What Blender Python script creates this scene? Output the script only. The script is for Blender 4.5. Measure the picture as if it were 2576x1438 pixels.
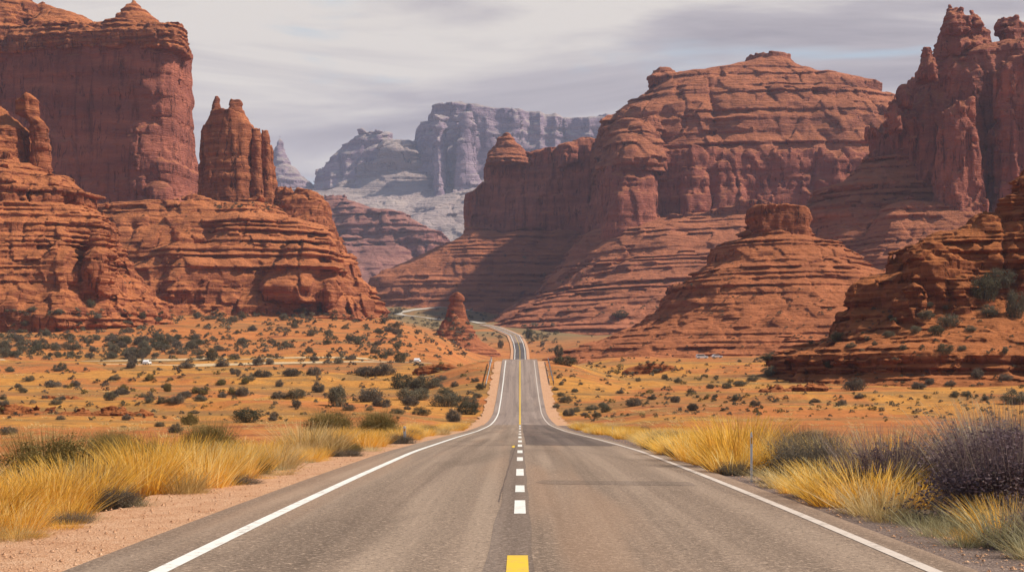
import bpy, bmesh, math, random
import numpy as np
from concurrent.futures import ThreadPoolExecutor
from mathutils import Vector, Matrix
for o in list(bpy.data.objects): bpy.data.objects.remove(o)
C = bpy.context.scene.collection
S = bpy.context.scene
rnd = random.Random(7)
rs = np.random.RandomState(11)
HAZE = 5.4e-5

# ------------------------------------------------------------------ camera, light, exposure
F_PX, CX, HY, W_PX, H_PX = 3578.0, 1308.0, 950.0, 2576.0, 1438.0     # focal length, vanishing point and frame of the photograph
cam = bpy.data.cameras.new('camera'); camo = bpy.data.objects.new('camera', cam); C.objects.link(camo)
cam.sensor_width = 36.0; cam.lens = 36.0 * F_PX / W_PX; cam.clip_start = 0.5; cam.clip_end = 60000
cam.shift_x = (W_PX/2 - CX)/W_PX; cam.shift_y = (HY - H_PX/2)/W_PX
camo.rotation_euler = (math.pi/2, 0, 0); camo.location = (0, 0, 0)
S.camera = camo

SUN_AZ, SUN_EL = math.radians(89), math.radians(47)
SUN_DIR = Vector((math.sin(SUN_AZ)*math.cos(SUN_EL), math.cos(SUN_AZ)*math.cos(SUN_EL), math.sin(SUN_EL)))
sl = bpy.data.lights.new('sun', 'SUN'); sl.energy = 5.0; sl.angle = math.radians(1.6); sl.color = (1.0, 0.90, 0.76)
so = bpy.data.objects.new('sun', sl); C.objects.link(so); so.rotation_euler = SUN_DIR.to_track_quat('Z', 'Y').to_euler()

S.view_settings.view_transform = 'Standard'; S.view_settings.look = 'None'
S.view_settings.exposure = 0.24; S.view_settings.gamma = 1.0
S.cycles.use_denoising = True
S.cycles.max_bounces = 6; S.cycles.diffuse_bounces = 3; S.cycles.volume_bounces = 1; S.cycles.transparent_max_bounces = 6
S.cycles.sample_clamp_indirect = 6.0

class NT:
    """small helper for node trees"""
    def __init__(s, tree): s.t = tree; s.n = tree.nodes; s.l = tree.links
    def new(s, typ, **kw):
        nd = s.n.new(typ)
        for k, v in kw.items(): setattr(nd, k, v)
        return nd
    def put(s, sock, v):
        if hasattr(v, 'is_output'): s.l.new(v, sock)
        elif isinstance(v, (tuple, list)):
            sock.default_value = tuple(v) + (1.0,) if (len(v) == 3 and sock.type == 'RGBA') else tuple(v)
        else: sock.default_value = v
    def math(s, op, a, b=0.0, c=0.0, clamp=False):
        nd = s.new('ShaderNodeMath', operation=op, use_clamp=clamp)
        for i, v in enumerate((a, b, c)): s.put(nd.inputs[i], v)
        return nd.outputs[0]
    def sep(s, v):
        nd = s.new('ShaderNodeSeparateXYZ'); s.put(nd.inputs[0], v); return nd.outputs
    def comb(s, x, y, z):
        nd = s.new('ShaderNodeCombineXYZ')
        for i, v in enumerate((x, y, z)): s.put(nd.inputs[i], v)
        return nd.outputs[0]
    def scale(s, v, sc):
        nd = s.new('ShaderNodeVectorMath', operation='MULTIPLY'); s.put(nd.inputs[0], v); s.put(nd.inputs[1], sc); return nd.outputs[0]
    def noise(s, vec, scale=1.0, detail=3.0, rough=0.55, dist=0.0):
        nd = s.new('ShaderNodeTexNoise'); s.put(nd.inputs['Vector'], vec)
        nd.inputs['Scale'].default_value = scale; nd.inputs['Detail'].default_value = detail
        nd.inputs['Roughness'].default_value = rough; nd.inputs['Distortion'].default_value = dist
        return nd.outputs['Fac']
    def ramp(s, fac, stops, interp='LINEAR'):
        nd = s.new('ShaderNodeValToRGB'); cr = nd.color_ramp; cr.interpolation = interp
        while len(cr.elements) < len(stops): cr.elements.new(0.5)
        for e, (p, c) in zip(cr.elements, stops):
            e.position = p; e.color = (c, c, c, 1) if not isinstance(c, tuple) else c + (1,)
        s.put(nd.inputs[0], fac); return nd.outputs[0]
    def mix(s, fac, a, b, mode='MIX'):
        nd = s.new('ShaderNodeMix', data_type='RGBA', blend_type=mode)
        s.put(nd.inputs[0], fac); s.put(nd.inputs[6], a); s.put(nd.inputs[7], b); return nd.outputs[2]
    def smooth(s, v, a, b):
        nd = s.new('ShaderNodeMapRange', interpolation_type='SMOOTHSTEP'); s.put(nd.inputs[0], v)
        nd.inputs[1].default_value = a; nd.inputs[2].default_value = b; return nd.outputs[0]
    def bump(s, h, dist, strength=1.0):
        nd = s.new('ShaderNodeBump'); s.put(nd.inputs['Height'], h); nd.inputs['Distance'].default_value = dist
        nd.inputs['Strength'].default_value = strength; return nd.outputs[0]

wld = bpy.data.worlds.new('World'); S.world = wld; wld.use_nodes = True
w = NT(wld.node_tree); w.n.clear()
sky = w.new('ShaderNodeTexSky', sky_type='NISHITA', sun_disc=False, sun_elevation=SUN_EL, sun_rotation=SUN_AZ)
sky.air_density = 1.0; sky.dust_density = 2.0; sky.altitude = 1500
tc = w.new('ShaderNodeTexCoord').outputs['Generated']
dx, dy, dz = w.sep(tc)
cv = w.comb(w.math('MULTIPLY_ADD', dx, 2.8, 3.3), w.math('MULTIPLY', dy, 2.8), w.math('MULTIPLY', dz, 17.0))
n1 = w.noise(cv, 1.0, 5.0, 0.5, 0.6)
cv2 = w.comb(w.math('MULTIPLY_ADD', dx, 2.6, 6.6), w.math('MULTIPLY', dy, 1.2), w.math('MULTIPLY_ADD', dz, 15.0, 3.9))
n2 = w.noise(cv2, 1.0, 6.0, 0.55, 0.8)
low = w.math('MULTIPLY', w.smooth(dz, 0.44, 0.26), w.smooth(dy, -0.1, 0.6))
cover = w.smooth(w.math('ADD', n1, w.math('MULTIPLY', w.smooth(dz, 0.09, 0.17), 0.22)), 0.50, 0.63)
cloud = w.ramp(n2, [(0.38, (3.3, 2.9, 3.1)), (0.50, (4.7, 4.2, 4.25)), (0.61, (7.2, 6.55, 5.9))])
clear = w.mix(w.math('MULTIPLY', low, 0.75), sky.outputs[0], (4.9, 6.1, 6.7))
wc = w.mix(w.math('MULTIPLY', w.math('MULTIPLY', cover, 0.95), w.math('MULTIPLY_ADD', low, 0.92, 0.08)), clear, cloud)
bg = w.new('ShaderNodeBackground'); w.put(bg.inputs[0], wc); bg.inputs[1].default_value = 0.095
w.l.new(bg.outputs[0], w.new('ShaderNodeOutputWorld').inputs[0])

# ------------------------------------------------------------------ general helpers
def tag(o, label=None, cat=None, group=None, kind=None):
    if label: o['label'] = label
    if cat: o['category'] = cat
    if group: o['group'] = group
    if kind: o['kind'] = kind
    return o
def at(px, py, Y):                                   # the place at distance Y seen at a point of the photograph
    return Vector(((px-CX)/F_PX*Y, Y, (HY-py)/F_PX*Y))
def empty(name, loc=(0, 0, 0)):
    o = bpy.data.objects.new(name, None); o.location = loc; o.empty_display_size = 0.5; C.objects.link(o); return o
def mesh_np(name, verts, quads, mat, smooth=True, tris=False):
    me = bpy.data.meshes.new(name); n = 3 if tris else 4
    verts = np.asarray(verts, np.float32); quads = np.asarray(quads, np.int32)
    me.vertices.add(len(verts)); me.vertices.foreach_set('co', verts.ravel())
    me.loops.add(quads.size); me.loops.foreach_set('vertex_index', quads.ravel())
    me.polygons.add(len(quads)); me.polygons.foreach_set('loop_start', np.arange(0, quads.size, n, dtype=np.int32))
    me.polygons.foreach_set('use_smooth', np.full(len(quads), smooth, dtype=bool))
    me.update(calc_edges=True)
    if mat: me.materials.append(mat)
    return me
def link(name, me, parent=None, loc=(0, 0, 0)):
    o = bpy.data.objects.new(name, me); C.objects.link(o); o.location = loc
    if parent: o.parent = parent
    return o
def col_attr(me, vals):
    a = me.color_attributes.new('tint', 'FLOAT_COLOR', 'POINT'); a.data.foreach_set('color', np.asarray(vals, np.float32).ravel())
def material(name):
    m = bpy.data.materials.new(name); m.use_nodes = True; t = NT(m.node_tree); b = t.n['Principled BSDF']
    b.inputs['Roughness'].default_value = 0.95; b.inputs['Specular IOR Level'].default_value = 0.15
    return m, t, b
def geo(t): return t.new('ShaderNodeNewGeometry')

TAB = np.random.RandomState(3).rand(64, 64, 64).astype(np.float32); TABF = TAB.ravel()
def vnoise(x, y, z):
    x, y, z = np.broadcast_arrays(np.asarray(x, np.float32), np.asarray(y, np.float32), np.asarray(z, np.float32))
    xi = np.floor(x); yi = np.floor(y); zi = np.floor(z)
    fx = x-xi; fy = y-yi; fz = z-zi
    fx = fx*fx*(3-2*fx); fy = fy*fy*(3-2*fy); fz = fz*fz*(3-2*fz)
    a = xi.astype(np.int32) & 63; b = yi.astype(np.int32) & 63; c = zi.astype(np.int32) & 63
    a1 = ((a+1) & 63) << 12; a = a << 12; b1 = ((b+1) & 63) << 6; b = b << 6; c1 = (c+1) & 63
    T = TABF.take; p = a+b; q = a1+b; r = a+b1; s_ = a1+b1
    u = T(p+c); u = u+(T(q+c)-u)*fx; v = T(r+c); v = v+(T(s_+c)-v)*fx; u = u+(v-u)*fy
    w_ = T(p+c1); w_ = w_+(T(q+c1)-w_)*fx; v = T(r+c1); v = v+(T(s_+c1)-v)*fx; w_ = w_+(v-w_)*fy
    return u+(w_-u)*fz
def fbm(x, y, z, o=3, gain=0.5):
    s = 0; a = 1.0; t = 0
    for i in range(o):
        s = s + a*vnoise(x*2**i+i*17.3, y*2**i+i*5.1, z*2**i+i*9.7); t += a; a *= gain
    return s/t*2-1

# ------------------------------------------------------------------ rock materials
def rock_mat(name, dark, mid, light, sand, bs, varnish=0.45, lay=0.25, sand_sunlit_mix=0.75):
    m, t, b = material(name); g = geo(t); x, y, z = t.sep(g.outputs['Position']); nz = t.sep(g.outputs['Normal'])[2]
    wp = t.noise(g.outputs['Position'], 0.012/bs, 2.0)
    zz = t.math('MULTIPLY_ADD', wp, 14.0*bs, z)
    st = t.noise(t.comb(t.math('MULTIPLY', x, 0.010/bs), t.math('MULTIPLY', y, 0.010/bs), t.math('MULTIPLY', zz, lay/bs)), 1.0, 4.0, 0.6)
    col = t.ramp(st, [(0.30, dark), (0.50, mid), (0.68, light)])
    mott = t.noise(g.outputs['Position'], 0.06/bs, 6.0, 0.65)
    col = t.mix(t.math('MULTIPLY', t.smooth(mott, 0.50, 0.75), 0.4), col, light)
    sk = t.noise(t.comb(t.math('MULTIPLY', x, 0.16/bs), t.math('MULTIPLY', y, 0.16/bs), t.math('MULTIPLY', z, 0.012/bs)), 1.0, 4.0, 0.6)
    steep = t.smooth(nz, 0.45, 0.15)
    fv = t.math('MULTIPLY', t.math('MULTIPLY', t.smooth(sk, 0.50, 0.70), steep), varnish)
    col = t.mix(fv, col, tuple(c*0.42 for c in dark))
    fl = t.math('MULTIPLY', t.smooth(nz, 0.38, 0.70), sand_sunlit_mix)  # sand on up-facing ledges, with the brightness of sunlit treads painted into its colour
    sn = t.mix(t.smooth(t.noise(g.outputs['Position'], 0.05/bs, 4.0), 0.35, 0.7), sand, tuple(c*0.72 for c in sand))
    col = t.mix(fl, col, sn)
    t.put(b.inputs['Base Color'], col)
    h1 = t.noise(g.outputs['Position'], 0.35/bs, 7.0, 0.68)
    h2 = t.noise(t.comb(t.math('MULTIPLY', x, 0.05/bs), t.math('MULTIPLY', y, 0.05/bs), t.math('MULTIPLY', zz, 1.1/bs)), 1.0, 3.0, 0.6)
    h3 = t.noise(t.comb(t.math('MULTIPLY', x, 0.11/bs), t.math('MULTIPLY', y, 0.11/bs), t.math('MULTIPLY', zz, 3.2/bs)), 1.0, 2.0, 0.5)
    jn = t.noise(t.comb(t.math('MULTIPLY_ADD', x, 0.13/bs, 5.0), t.math('MULTIPLY', y, 0.13/bs), t.math('MULTIPLY', z, 0.018/bs)), 1.0, 3.0, 0.55)
    jt = t.math('MULTIPLY', t.smooth(t.math('ABSOLUTE', t.math('SUBTRACT', jn, 0.5)), 0.022, 0.004), t.math('MULTIPLY', steep, t.smooth(mott, 0.42, 0.58)))
    col = t.mix(t.math('MULTIPLY', jt, 0.65), col, tuple(c*0.35 for c in dark)); t.put(b.inputs['Base Color'], col)
    hh = t.math('ADD', t.math('ADD', t.math('MULTIPLY', h1, 0.9), t.math('MULTIPLY', h2, 1.1)), t.math('ADD', t.math('MULTIPLY', h3, 0.55), t.math('MULTIPLY', jt, -0.8)))
    t.put(b.inputs['Normal'], t.bump(hh, 2.2*bs, 1.0))
    return m
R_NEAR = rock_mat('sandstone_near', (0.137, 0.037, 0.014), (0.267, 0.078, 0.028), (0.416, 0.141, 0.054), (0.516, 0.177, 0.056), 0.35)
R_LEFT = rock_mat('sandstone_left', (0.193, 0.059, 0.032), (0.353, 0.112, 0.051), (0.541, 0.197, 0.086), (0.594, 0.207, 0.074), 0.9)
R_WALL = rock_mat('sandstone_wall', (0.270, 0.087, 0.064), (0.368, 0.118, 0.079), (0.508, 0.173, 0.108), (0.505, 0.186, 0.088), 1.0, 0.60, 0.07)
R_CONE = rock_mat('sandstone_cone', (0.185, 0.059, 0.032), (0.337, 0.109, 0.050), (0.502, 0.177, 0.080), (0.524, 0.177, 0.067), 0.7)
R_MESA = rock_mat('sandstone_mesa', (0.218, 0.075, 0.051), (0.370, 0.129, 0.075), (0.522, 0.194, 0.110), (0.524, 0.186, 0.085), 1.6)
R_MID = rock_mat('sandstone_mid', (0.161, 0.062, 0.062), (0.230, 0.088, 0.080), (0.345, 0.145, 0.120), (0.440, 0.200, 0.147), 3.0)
R_FAR = rock_mat('hazed_limestone_far', (0.218, 0.146, 0.197), (0.318, 0.222, 0.277), (0.491, 0.354, 0.393), (0.506, 0.418, 0.356), 5.0, 0.4)  # blue-mauve of distance haze painted into the rock colour
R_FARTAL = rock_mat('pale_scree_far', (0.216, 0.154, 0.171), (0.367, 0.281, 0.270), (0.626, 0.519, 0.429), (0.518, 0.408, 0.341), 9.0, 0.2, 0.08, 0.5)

# ------------------------------------------------------------------ rock formations: slices with a left and right edge per height, eroded, then meshed
def strata_table(seed, tmin, tmax, zmax=3000.0, step=0.2):
    """hard beds stand out with a steep face, the soft bed above each slopes back: 1 = fully out, -1 = fully in"""
    r = np.random.RandomState(seed); n = int(zmax/step); a = np.zeros(n, np.float32); z = 0.0
    while z < zmax:
        hard = tmin*r.uniform(0.35, 1.0)*(1+1.6*(r.rand() < 0.22)); soft = tmin*(tmax/tmin)**(r.rand()**1.1); am = 0.30+0.70*r.rand()**1.3
        i0 = int(z/step); i1 = min(n, i0+max(1, int(hard/step))); i2 = min(n, i1+max(1, int(soft/step)))
        a[i0:i1] = am; q = np.linspace(0, 1, i2-i1); a[i1:i2] = am-(am+am*0.9)*q**0.8; z = i2*step if i2 > i0 else zmax
        if i2 >= n: break
    k = max(1, int(tmin*0.12/step)); ker = np.hanning(2*k+3); ker /= ker.sum()
    return np.convolve(a, ker, 'same').astype(np.float32), step

def surface_nets(V, o, h):
    s = V < 0
    c = np.zeros(tuple(d-1 for d in V.shape), np.int8)
    for i in (0, 1):
        for j in (0, 1):
            for k in (0, 1):
                c += s[i:V.shape[0]-1+i, j:V.shape[1]-1+j, k:V.shape[2]-1+k]
    act = (c > 0) & (c < 8)
    ii = np.argwhere(act); idx = np.full(c.shape, -1, np.int32); idx[act] = np.arange(len(ii))
    acc = np.zeros((len(ii), 3), np.float32); cnt = np.zeros(len(ii), np.float32)
    for ax in range(3):
        oth = [q for q in range(3) if q != ax]
        for p in (0, 1):
            for q in (0, 1):
                off = np.zeros(3, np.int64); off[oth[0]] = p; off[oth[1]] = q
                a = ii+off; e = np.zeros(3, np.int64); e[ax] = 1; b = a+e
                va = V[a[:, 0], a[:, 1], a[:, 2]]; vb = V[b[:, 0], b[:, 1], b[:, 2]]
                m = (va < 0) != (vb < 0); t = np.where(m, va/np.where(m, va-vb, 1), 0)
                pos = np.tile(off.astype(np.float32), (len(ii), 1)); pos[:, ax] += t
                acc += pos*m[:, None]; cnt += m
    verts = (ii+acc/cnt[:, None])*np.array(h, np.float32)+np.array(o, np.float32)
    quads = []
    for ax in range(3):
        a = [slice(None)]*3; b = [slice(None)]*3; a[ax] = slice(0, -1); b[ax] = slice(1, None)
        sa, sb = s[tuple(a)], s[tuple(b)]
        d = np.argwhere(sa != sb); u, v = [q for q in range(3) if q != ax]
        d = d[(d[:, u] > 0) & (d[:, v] > 0) & (d[:, u] < V.shape[u]-1) & (d[:, v] < V.shape[v]-1)]
        flip = sa[d[:, 0], d[:, 1], d[:, 2]]
        def cell(du, dv):
            e = d.copy(); e[:, u] += du; e[:, v] += dv; return idx[e[:, 0], e[:, 1], e[:, 2]]
        q = np.stack([cell(-1, -1), cell(0, -1), cell(0, 0), cell(-1, 0)], 1)
        if ax == 1: flip = ~flip
        q[~flip] = q[~flip][:, ::-1]
        quads.append(q)
    return verts, np.concatenate(quads)

def rock_data(base, Y, bodies, res=1.1, strata=(3, 3, 8, 1), smod=0.6, col=(0, 10), lump=(2, 20), crack=(0, 12), tilt=0.0, sink=12.0, blk=1.0):
    """bodies: dict(rows=[(py, left, right)...], hd=(top, base) half depth in m, dy, p roundness, k how much the front turns)"""
    hx = res*Y/1422.0; hy = hx*1.35; hz = hx*0.9
    B = []; lo = np.array([1e9]*3); hi = -lo
    for b in bodies:
        Yb = Y+b.get('dy', 0); r = sorted(b['rows'], key=lambda q: -q[0]); p = b.get('p', 3.0)
        py = np.array([q[0] for q in r], float); fr = np.clip((py-py.min())/(py.max()-py.min()), 0, 1)**b.get('pw', 1.0)
        hd = np.array([q[3] if len(q) > 3 else b['hd'][0]+(b['hd'][1]-b['hd'][0])*f_ for q, f_ in zip(r, fr)])
        Yf = Yb+b.get('zo', 0)-0.85*hd; Ys = Yb+b.get('zo', 0)+0*hd       # the lip of a slice stands nearer than its middle
        z = (HY-py)/F_PX*Yf; xl = np.array([(q[1]-CX) for q in r])/F_PX*Ys; xr = np.array([(q[2]-CX) for q in r])/F_PX*Ys
        for i in range(1, len(z)): z[i] = max(z[i], z[i-1]+0.02)
        snk = b.get('sink', sink); z = np.insert(z, 0, z[0]-snk); xl = np.insert(xl, 0, xl[0]); xr = np.insert(xr, 0, xr[0]); hd = np.insert(hd, 0, hd[0])
        B.append((Yb, z, xl, xr, hd, p, b)); pad = strata[0]+col[0]+lump[0]+4*hx; k = abs(b.get('k', 0))*(xr-xl).max()/2
        lo = np.minimum(lo, [xl.min()-pad, Yb-hd.max()-k-pad, z[0]-2*hz]); hi = np.maximum(hi, [xr.max()+pad, Yb+hd.max()*b.get('back', 0.6)+k+pad, z[-1]+pad])
    n = np.ceil((hi-lo)/np.array([hx, hy, hz])).astype(int)+1
    gx = (lo[0]+np.arange(n[0])*hx).astype(np.float32); gy = (lo[1]+np.arange(n[1])*hy).astype(np.float32); gz = (lo[2]+np.arange(n[2])*hz).astype(np.float32)
    V = np.full(n, 1e3, np.float32); mg = strata[0]+col[0]+lump[0]*1.8+crack[0]+4*hx
    for Yb, z, xl, xr, hdr, p, b in B:
        kz = np.where((gz > z[0]-2*hz) & (gz < z[-1]+mg))[0]; k0, k1 = kz[0], kz[-1]+1; g_ = gz[k0:k1]
        L = np.interp(g_, z, xl); R = np.interp(g_, z, xr); cx = ((L+R)/2).astype(np.float32); hw = np.maximum((R-L)/2, hx*0.8).astype(np.float32)
        hd = np.interp(g_, z, hdr).astype(np.float32); hb = hd*np.float32(b.get('back', 0.6)); xm = b.get('k', 0); xmid = (xl.mean()+xr.mean())/2
        ix = np.where((gx > xl.min()-mg) & (gx < xr.max()+mg))[0]; i0_, i1_ = ix[0], ix[-1]+1; sx = gx[i0_:i1_]
        up = (np.abs((sx[:, None]-cx[None])/hw[None])**np.float32(p)).astype(np.float32); uw = up*hw[None]
        yc = (Yb+xm*(sx-xmid)).astype(np.float32); zt = np.maximum(g_-np.float32(z[-1]), np.float32(z[0])-g_)[None]
        for j in range(n[1]):
            d = gy[j]-yc
            if d.max() < -hd.max()-mg or d.min() > hd.max()+mg: continue
            hh = np.where(d[:, None] < 0, hd[None], hb[None])
            vp = np.minimum(np.abs(d)[:, None]/hh, 30)**np.float32(p); sm = up+vp
            g = sm**np.float32(1/p); sc = (uw+vp*hh)/np.maximum(sm, 1e-6)
            V[i0_:i1_, j, k0:k1] = np.minimum(V[i0_:i1_, j, k0:k1], np.maximum(np.minimum((g-1)*sc, 400), zt))
    amp = strata[0]+col[0]+lump[0]*1.8+crack[0]+2*hx
    m = np.abs(V) < amp; I = np.argwhere(m); x = gx[I[:, 0]]; y = gy[I[:, 1]]; zz = gz[I[:, 2]]
    tab, step = strata_table(strata[3], strata[1], strata[2])
    lam = strata[2]
    zw = zz+tilt*x+fbm(x/(lam*14), y/(lam*14), zz/(lam*14), 2)*lam*0.34+fbm(x/(lam*2.5), y/(lam*2.5), zz/(lam*4)+3, 2)*lam*0.07
    zi = np.clip((zw+400)/step, 0, len(tab)-2); i0 = zi.astype(int); fz = zi-i0
    stv = tab[i0]*(1-fz)+tab[i0+1]*fz
    md = np.clip(0.55+smod*1.6*fbm(x/(lam*4)+9, y/(lam*4), zz/(lam*1.6), 2), 0.0, 1.5)
    disp = strata[0]*stv*md
    if col[0]:
        lc = col[1]; cn = vnoise(x/lc+3.3, y/lc+8.8, zz/(lc*7)); disp += col[0]*(1-np.abs(2*cn-1)**0.7*2)*0.6
    if crack[0]:
        lc = crack[1]; c1 = vnoise(x/lc+31.3, y/lc+2.2, zz/(lc*5)+4)
        c2 = np.clip(1-np.abs(c1-0.5)/0.045, 0, 1); disp -= crack[0]*c2*np.clip(0.8+2*fbm(x/(lc*3), y/(lc*3)+40, zz/(lc*2), 1), 0, 1)
    ll = lump[1]; b1 = fbm(x/ll+50, y/ll+20, zz/(ll*2.2), 2, 0.5); b2 = fbm(x/(ll*0.4)+5, y/(ll*0.4)+2, zz/(ll*0.7), 2, 0.5)
    disp += lump[0]*((np.abs(b1)*2.6-0.75)+(np.abs(b2)*2.2-0.6)*0.42+fbm(x/(ll*0.16), y/(ll*0.16), zz/(ll*0.16), 2)*0.30)
    bl = max(ll*0.26, hx*4); bz = max(strata[2]*0.7, hz*4); ba = blk*(0.20*lump[0]+0.22*strata[0]+0.15*col[0])
    wx = x+bl*0.5*fbm(x/bl*0.6, y/bl*0.6, zz/bz*0.5, 1); wy = y+bl*0.5*fbm(x/bl*0.6+9, y/bl*0.6, zz/bz*0.5, 1)
    bi = np.floor((wx*0.87+wy*0.5)/bl+100).astype(np.int32) & 63; bj = np.floor((wy*0.87-wx*0.5)/bl+100).astype(np.int32) & 63; bk = np.floor((zw+0.3*bz*TABF.take((bi << 12)+(bj << 6)))/bz+100).astype(np.int32) & 63
    disp += ba*(2*TABF.take((bi << 12)+(bj << 6)+bk)-1)
    V[I[:, 0], I[:, 1], I[:, 2]] -= disp
    V[:, :, 0] = np.maximum(V[:, :, 0], 0.1)
    verts, quads = surface_nets(V, lo, (hx, hy, hz))
    return verts-np.array(base, np.float32), quads
JOBS = []
def rock(parent, name, mat, Y, bodies, **kw): JOBS.append((parent, name, mat, tuple(parent.location), Y, bodies, kw))
def build_rocks():
    """work the shapes out on every core, then link them in order"""
    with ThreadPoolExecutor(4) as ex: res = list(ex.map(lambda j: rock_data(j[3], j[4], j[5], **j[6]), JOBS))
    for j, (v, q_) in zip(JOBS, res): link(j[1], mesh_np(j[1], v, q_, j[2]), j[0])
    JOBS.clear()
def formation(name, label, cat, px, py, Y, group=None):
    o = empty(name, at(px, py, Y)); return tag(o, label, cat, group)

# ------------------------------------------------------------------ ground (one sheet to the horizon)
ROAD = np.array([(-70, -1.0), (0, -1.72), (13.8, -1.88), (21.2, -1.97), (31.6, -2.14), (48, -2.45), (81.5, -3.35), (120, -4.45), (155, -5.30), (174, -5.70), (200, -6.0), (220, -6.02),
                 (239, -5.80), (269, -3.95), (297, -1.55), (330, 1.7), (350, 3.7), (358, 4.35), (366, 4.8), (380, 5.0), (410, 4.7), (470, 3.6), (560, 3.6), (680, 4.6), (800, 6.2), (900, 9.2), (954, 12.0), (1020, 18.0),
                 (1100, 27.0), (1170, 35.0), (1250, 41.3), (1330, 47.6), (1430, 54.0)])
_rz = np.interp(np.arange(-70, 1431, 1.0), ROAD[:, 0], ROAD[:, 1]); _k = np.hanning(15); _k /= _k.sum()
_rs = np.convolve(np.pad(_rz, 7, 'edge'), _k, 'valid')
def road_z(y): return np.interp(y, np.arange(-70, 1431, 1.0), _rs)
def road_x(y): return np.interp(y, [0, 1040, 1100, 1170, 1250, 1330, 1430, 1530, 1600, 1660, 1700], [0, 0, -1.2, -4.2, -13, -23, -38, -66, -92, -118, -138])

COLS = np.array([-300, 300, 700, 950, 1100, 1200, 1308, 1450, 1700, 1950, 2300, 2900], float)
GR = [(-70, [-1.15]*12, 1), (0, [-1.95]*12, 1), (14, [-2.05]*12, 1), (30, [-2.35]*12, 1), (60, [-2.95]*12, 1), (100, [-3.95]*12, 1),
      (150, [1071]*12, 0),
      (220, [1026, 1028, 1030, 1036, 1040, 1042, 1044, 1040, 1036, 1034, 1032, 1030], 0),
      (300, [982, 984, 985, 990, 996, 1000, 1000, 990, 986, 984, 980, 975], 0),
      (400, [942, 943, 943, 945, 948, 950, 950, 946, 942, 938, 930, 920], 0),
      (480, [906, 906, 906, 906, 908, 912, 915, 911, 907, 903, 890, 880], 0),
      (600, [858, 860, 862, 870, 886, 900, 907, 899, 896, 893, 880, 870], 0),
      (750, [812, 815, 818, 822, 848, 885, 905, 893, 887, 880, 870, 860], 0),
      (950, [778, 780, 788, 800, 842, 868, 900, 880, 870, 860, 850, 840], 0),
      (1200, [760, 765, 775, 800, 825, 836, 842, 842, 842, 842, 840, 830], 0),
      (1500, [748, 752, 768, 802, 806, 808, 813, 817, 820, 822, 822, 822], 0),
      (1590, [745, 750, 765, 793, 798, 804, 810, 815, 818, 820, 820, 820], 0),
      (1660, [742, 748, 762, 774, 772, 784, 800, 810, 815, 818, 818, 818], 0),
      (2000, [735, 740, 750, 760, 760, 765, 775, 790, 800, 805, 805, 805], 0),
      (3000, [730]*3+[745]*9, 0), (5000, [690]*12, 0), (15000, [800]*12, 0), (40000, [900]*12, 0)]
GY = np.array([r[0] for r in GR], float)
GZ = np.array([[v if r[2] else (HY-v)/F_PX*r[0] for v in r[1]] for r in GR])
rows_n = 470
RY = -70+10*(9600/10.0)**(np.linspace(0, 1, rows_n))-10
RY[0] = -70
sc1 = np.arange(-0.46, 0.4601, 0.0036); sc2 = np.geomspace(0.47, 1.6, 36)
RSX = np.concatenate([-sc2[::-1], sc1, sc2])
def lerp_grid(Y, T):
    lj = np.interp(Y, GY, np.arange(len(GY))); j = np.clip(lj.astype(int), 0, len(GY)-2); f = lj-j
    f = f*0.6+0.4*f*f*(3-2*f)
    tc_ = (COLS-CX)/F_PX; li = np.interp(T, tc_, np.arange(len(tc_))); i = np.clip(li.astype(int), 0, len(tc_)-2); g = li-i; g = g*g*(3-2*g)
    a = GZ[j, i]*(1-g)+GZ[j, i+1]*g; b = GZ[j+1, i]*(1-g)+GZ[j+1, i+1]*g
    return a*(1-f)+b*f
YY, SS = np.meshgrid(RY, RSX, indexing='ij'); XX = SS*(YY+75)
TT = XX/np.maximum(YY, 40)
ZZ = lerp_grid(YY, TT)
zero = np.zeros_like(XX)
def smst(v, a, b): q = np.clip((v-a)/(b-a), 0, 1); return q*q*(3-2*q)
rough = 0.9*fbm(XX/38, YY/30, zero, 3)+0.22*fbm(XX/7, YY/7, zero+5, 3)
far = np.clip(YY/300, 0.12, 1)+np.clip((YY-900)/400, 0, 3)
gul = fbm(XX/24, YY/60, zero+11, 3); ZZ2 = ZZ+rough*far+np.where(YY > 480, np.minimum(gul, 0)*2.4*smst(YY, 480, 620), 0)
# low broken ledges on the flats, where a harder bed breaks the surface
led = fbm(XX/60, YY/16, zero+21, 3); ZZ2 += smst(YY, 160, 220)*(1-smst(YY, 470, 520))*1.1*smst(led, 0.12, 0.2)*smst(np.abs(XX-0), 12, 40)
dr = np.abs(XX-road_x(YY)); wroad = 1-smst(dr, 7.2, 8.5+np.clip(YY, 0, 300)*0.06+np.clip(YY-300, 0, 900)*0.05)
wroad = wroad*(1-smst(YY, 1380, 1430))
ZZ = ZZ2*(1-wroad)+(road_z(YY)-0.28-0.0006*np.clip(YY-300, 0, 900))*wroad
nr, nc = XX.shape
idq = np.arange(nr*nc).reshape(nr, nc)
q = np.stack([idq[:-1, :-1], idq[:-1, 1:], idq[1:, 1:], idq[1:, :-1]], -1).reshape(-1, 4)
def ground_z(x, y):
    fi = np.interp(y, RY, np.arange(nr)); i = min(int(fi), nr-2); f = fi-i
    fj = np.interp(x/(y+75), RSX, np.arange(nc)); j = min(int(fj), nc-2); g = fj-j
    return float((ZZ[i, j]*(1-g)+ZZ[i, j+1]*g)*(1-f)+(ZZ[i+1, j]*(1-g)+ZZ[i+1, j+1]*g)*f)

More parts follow.
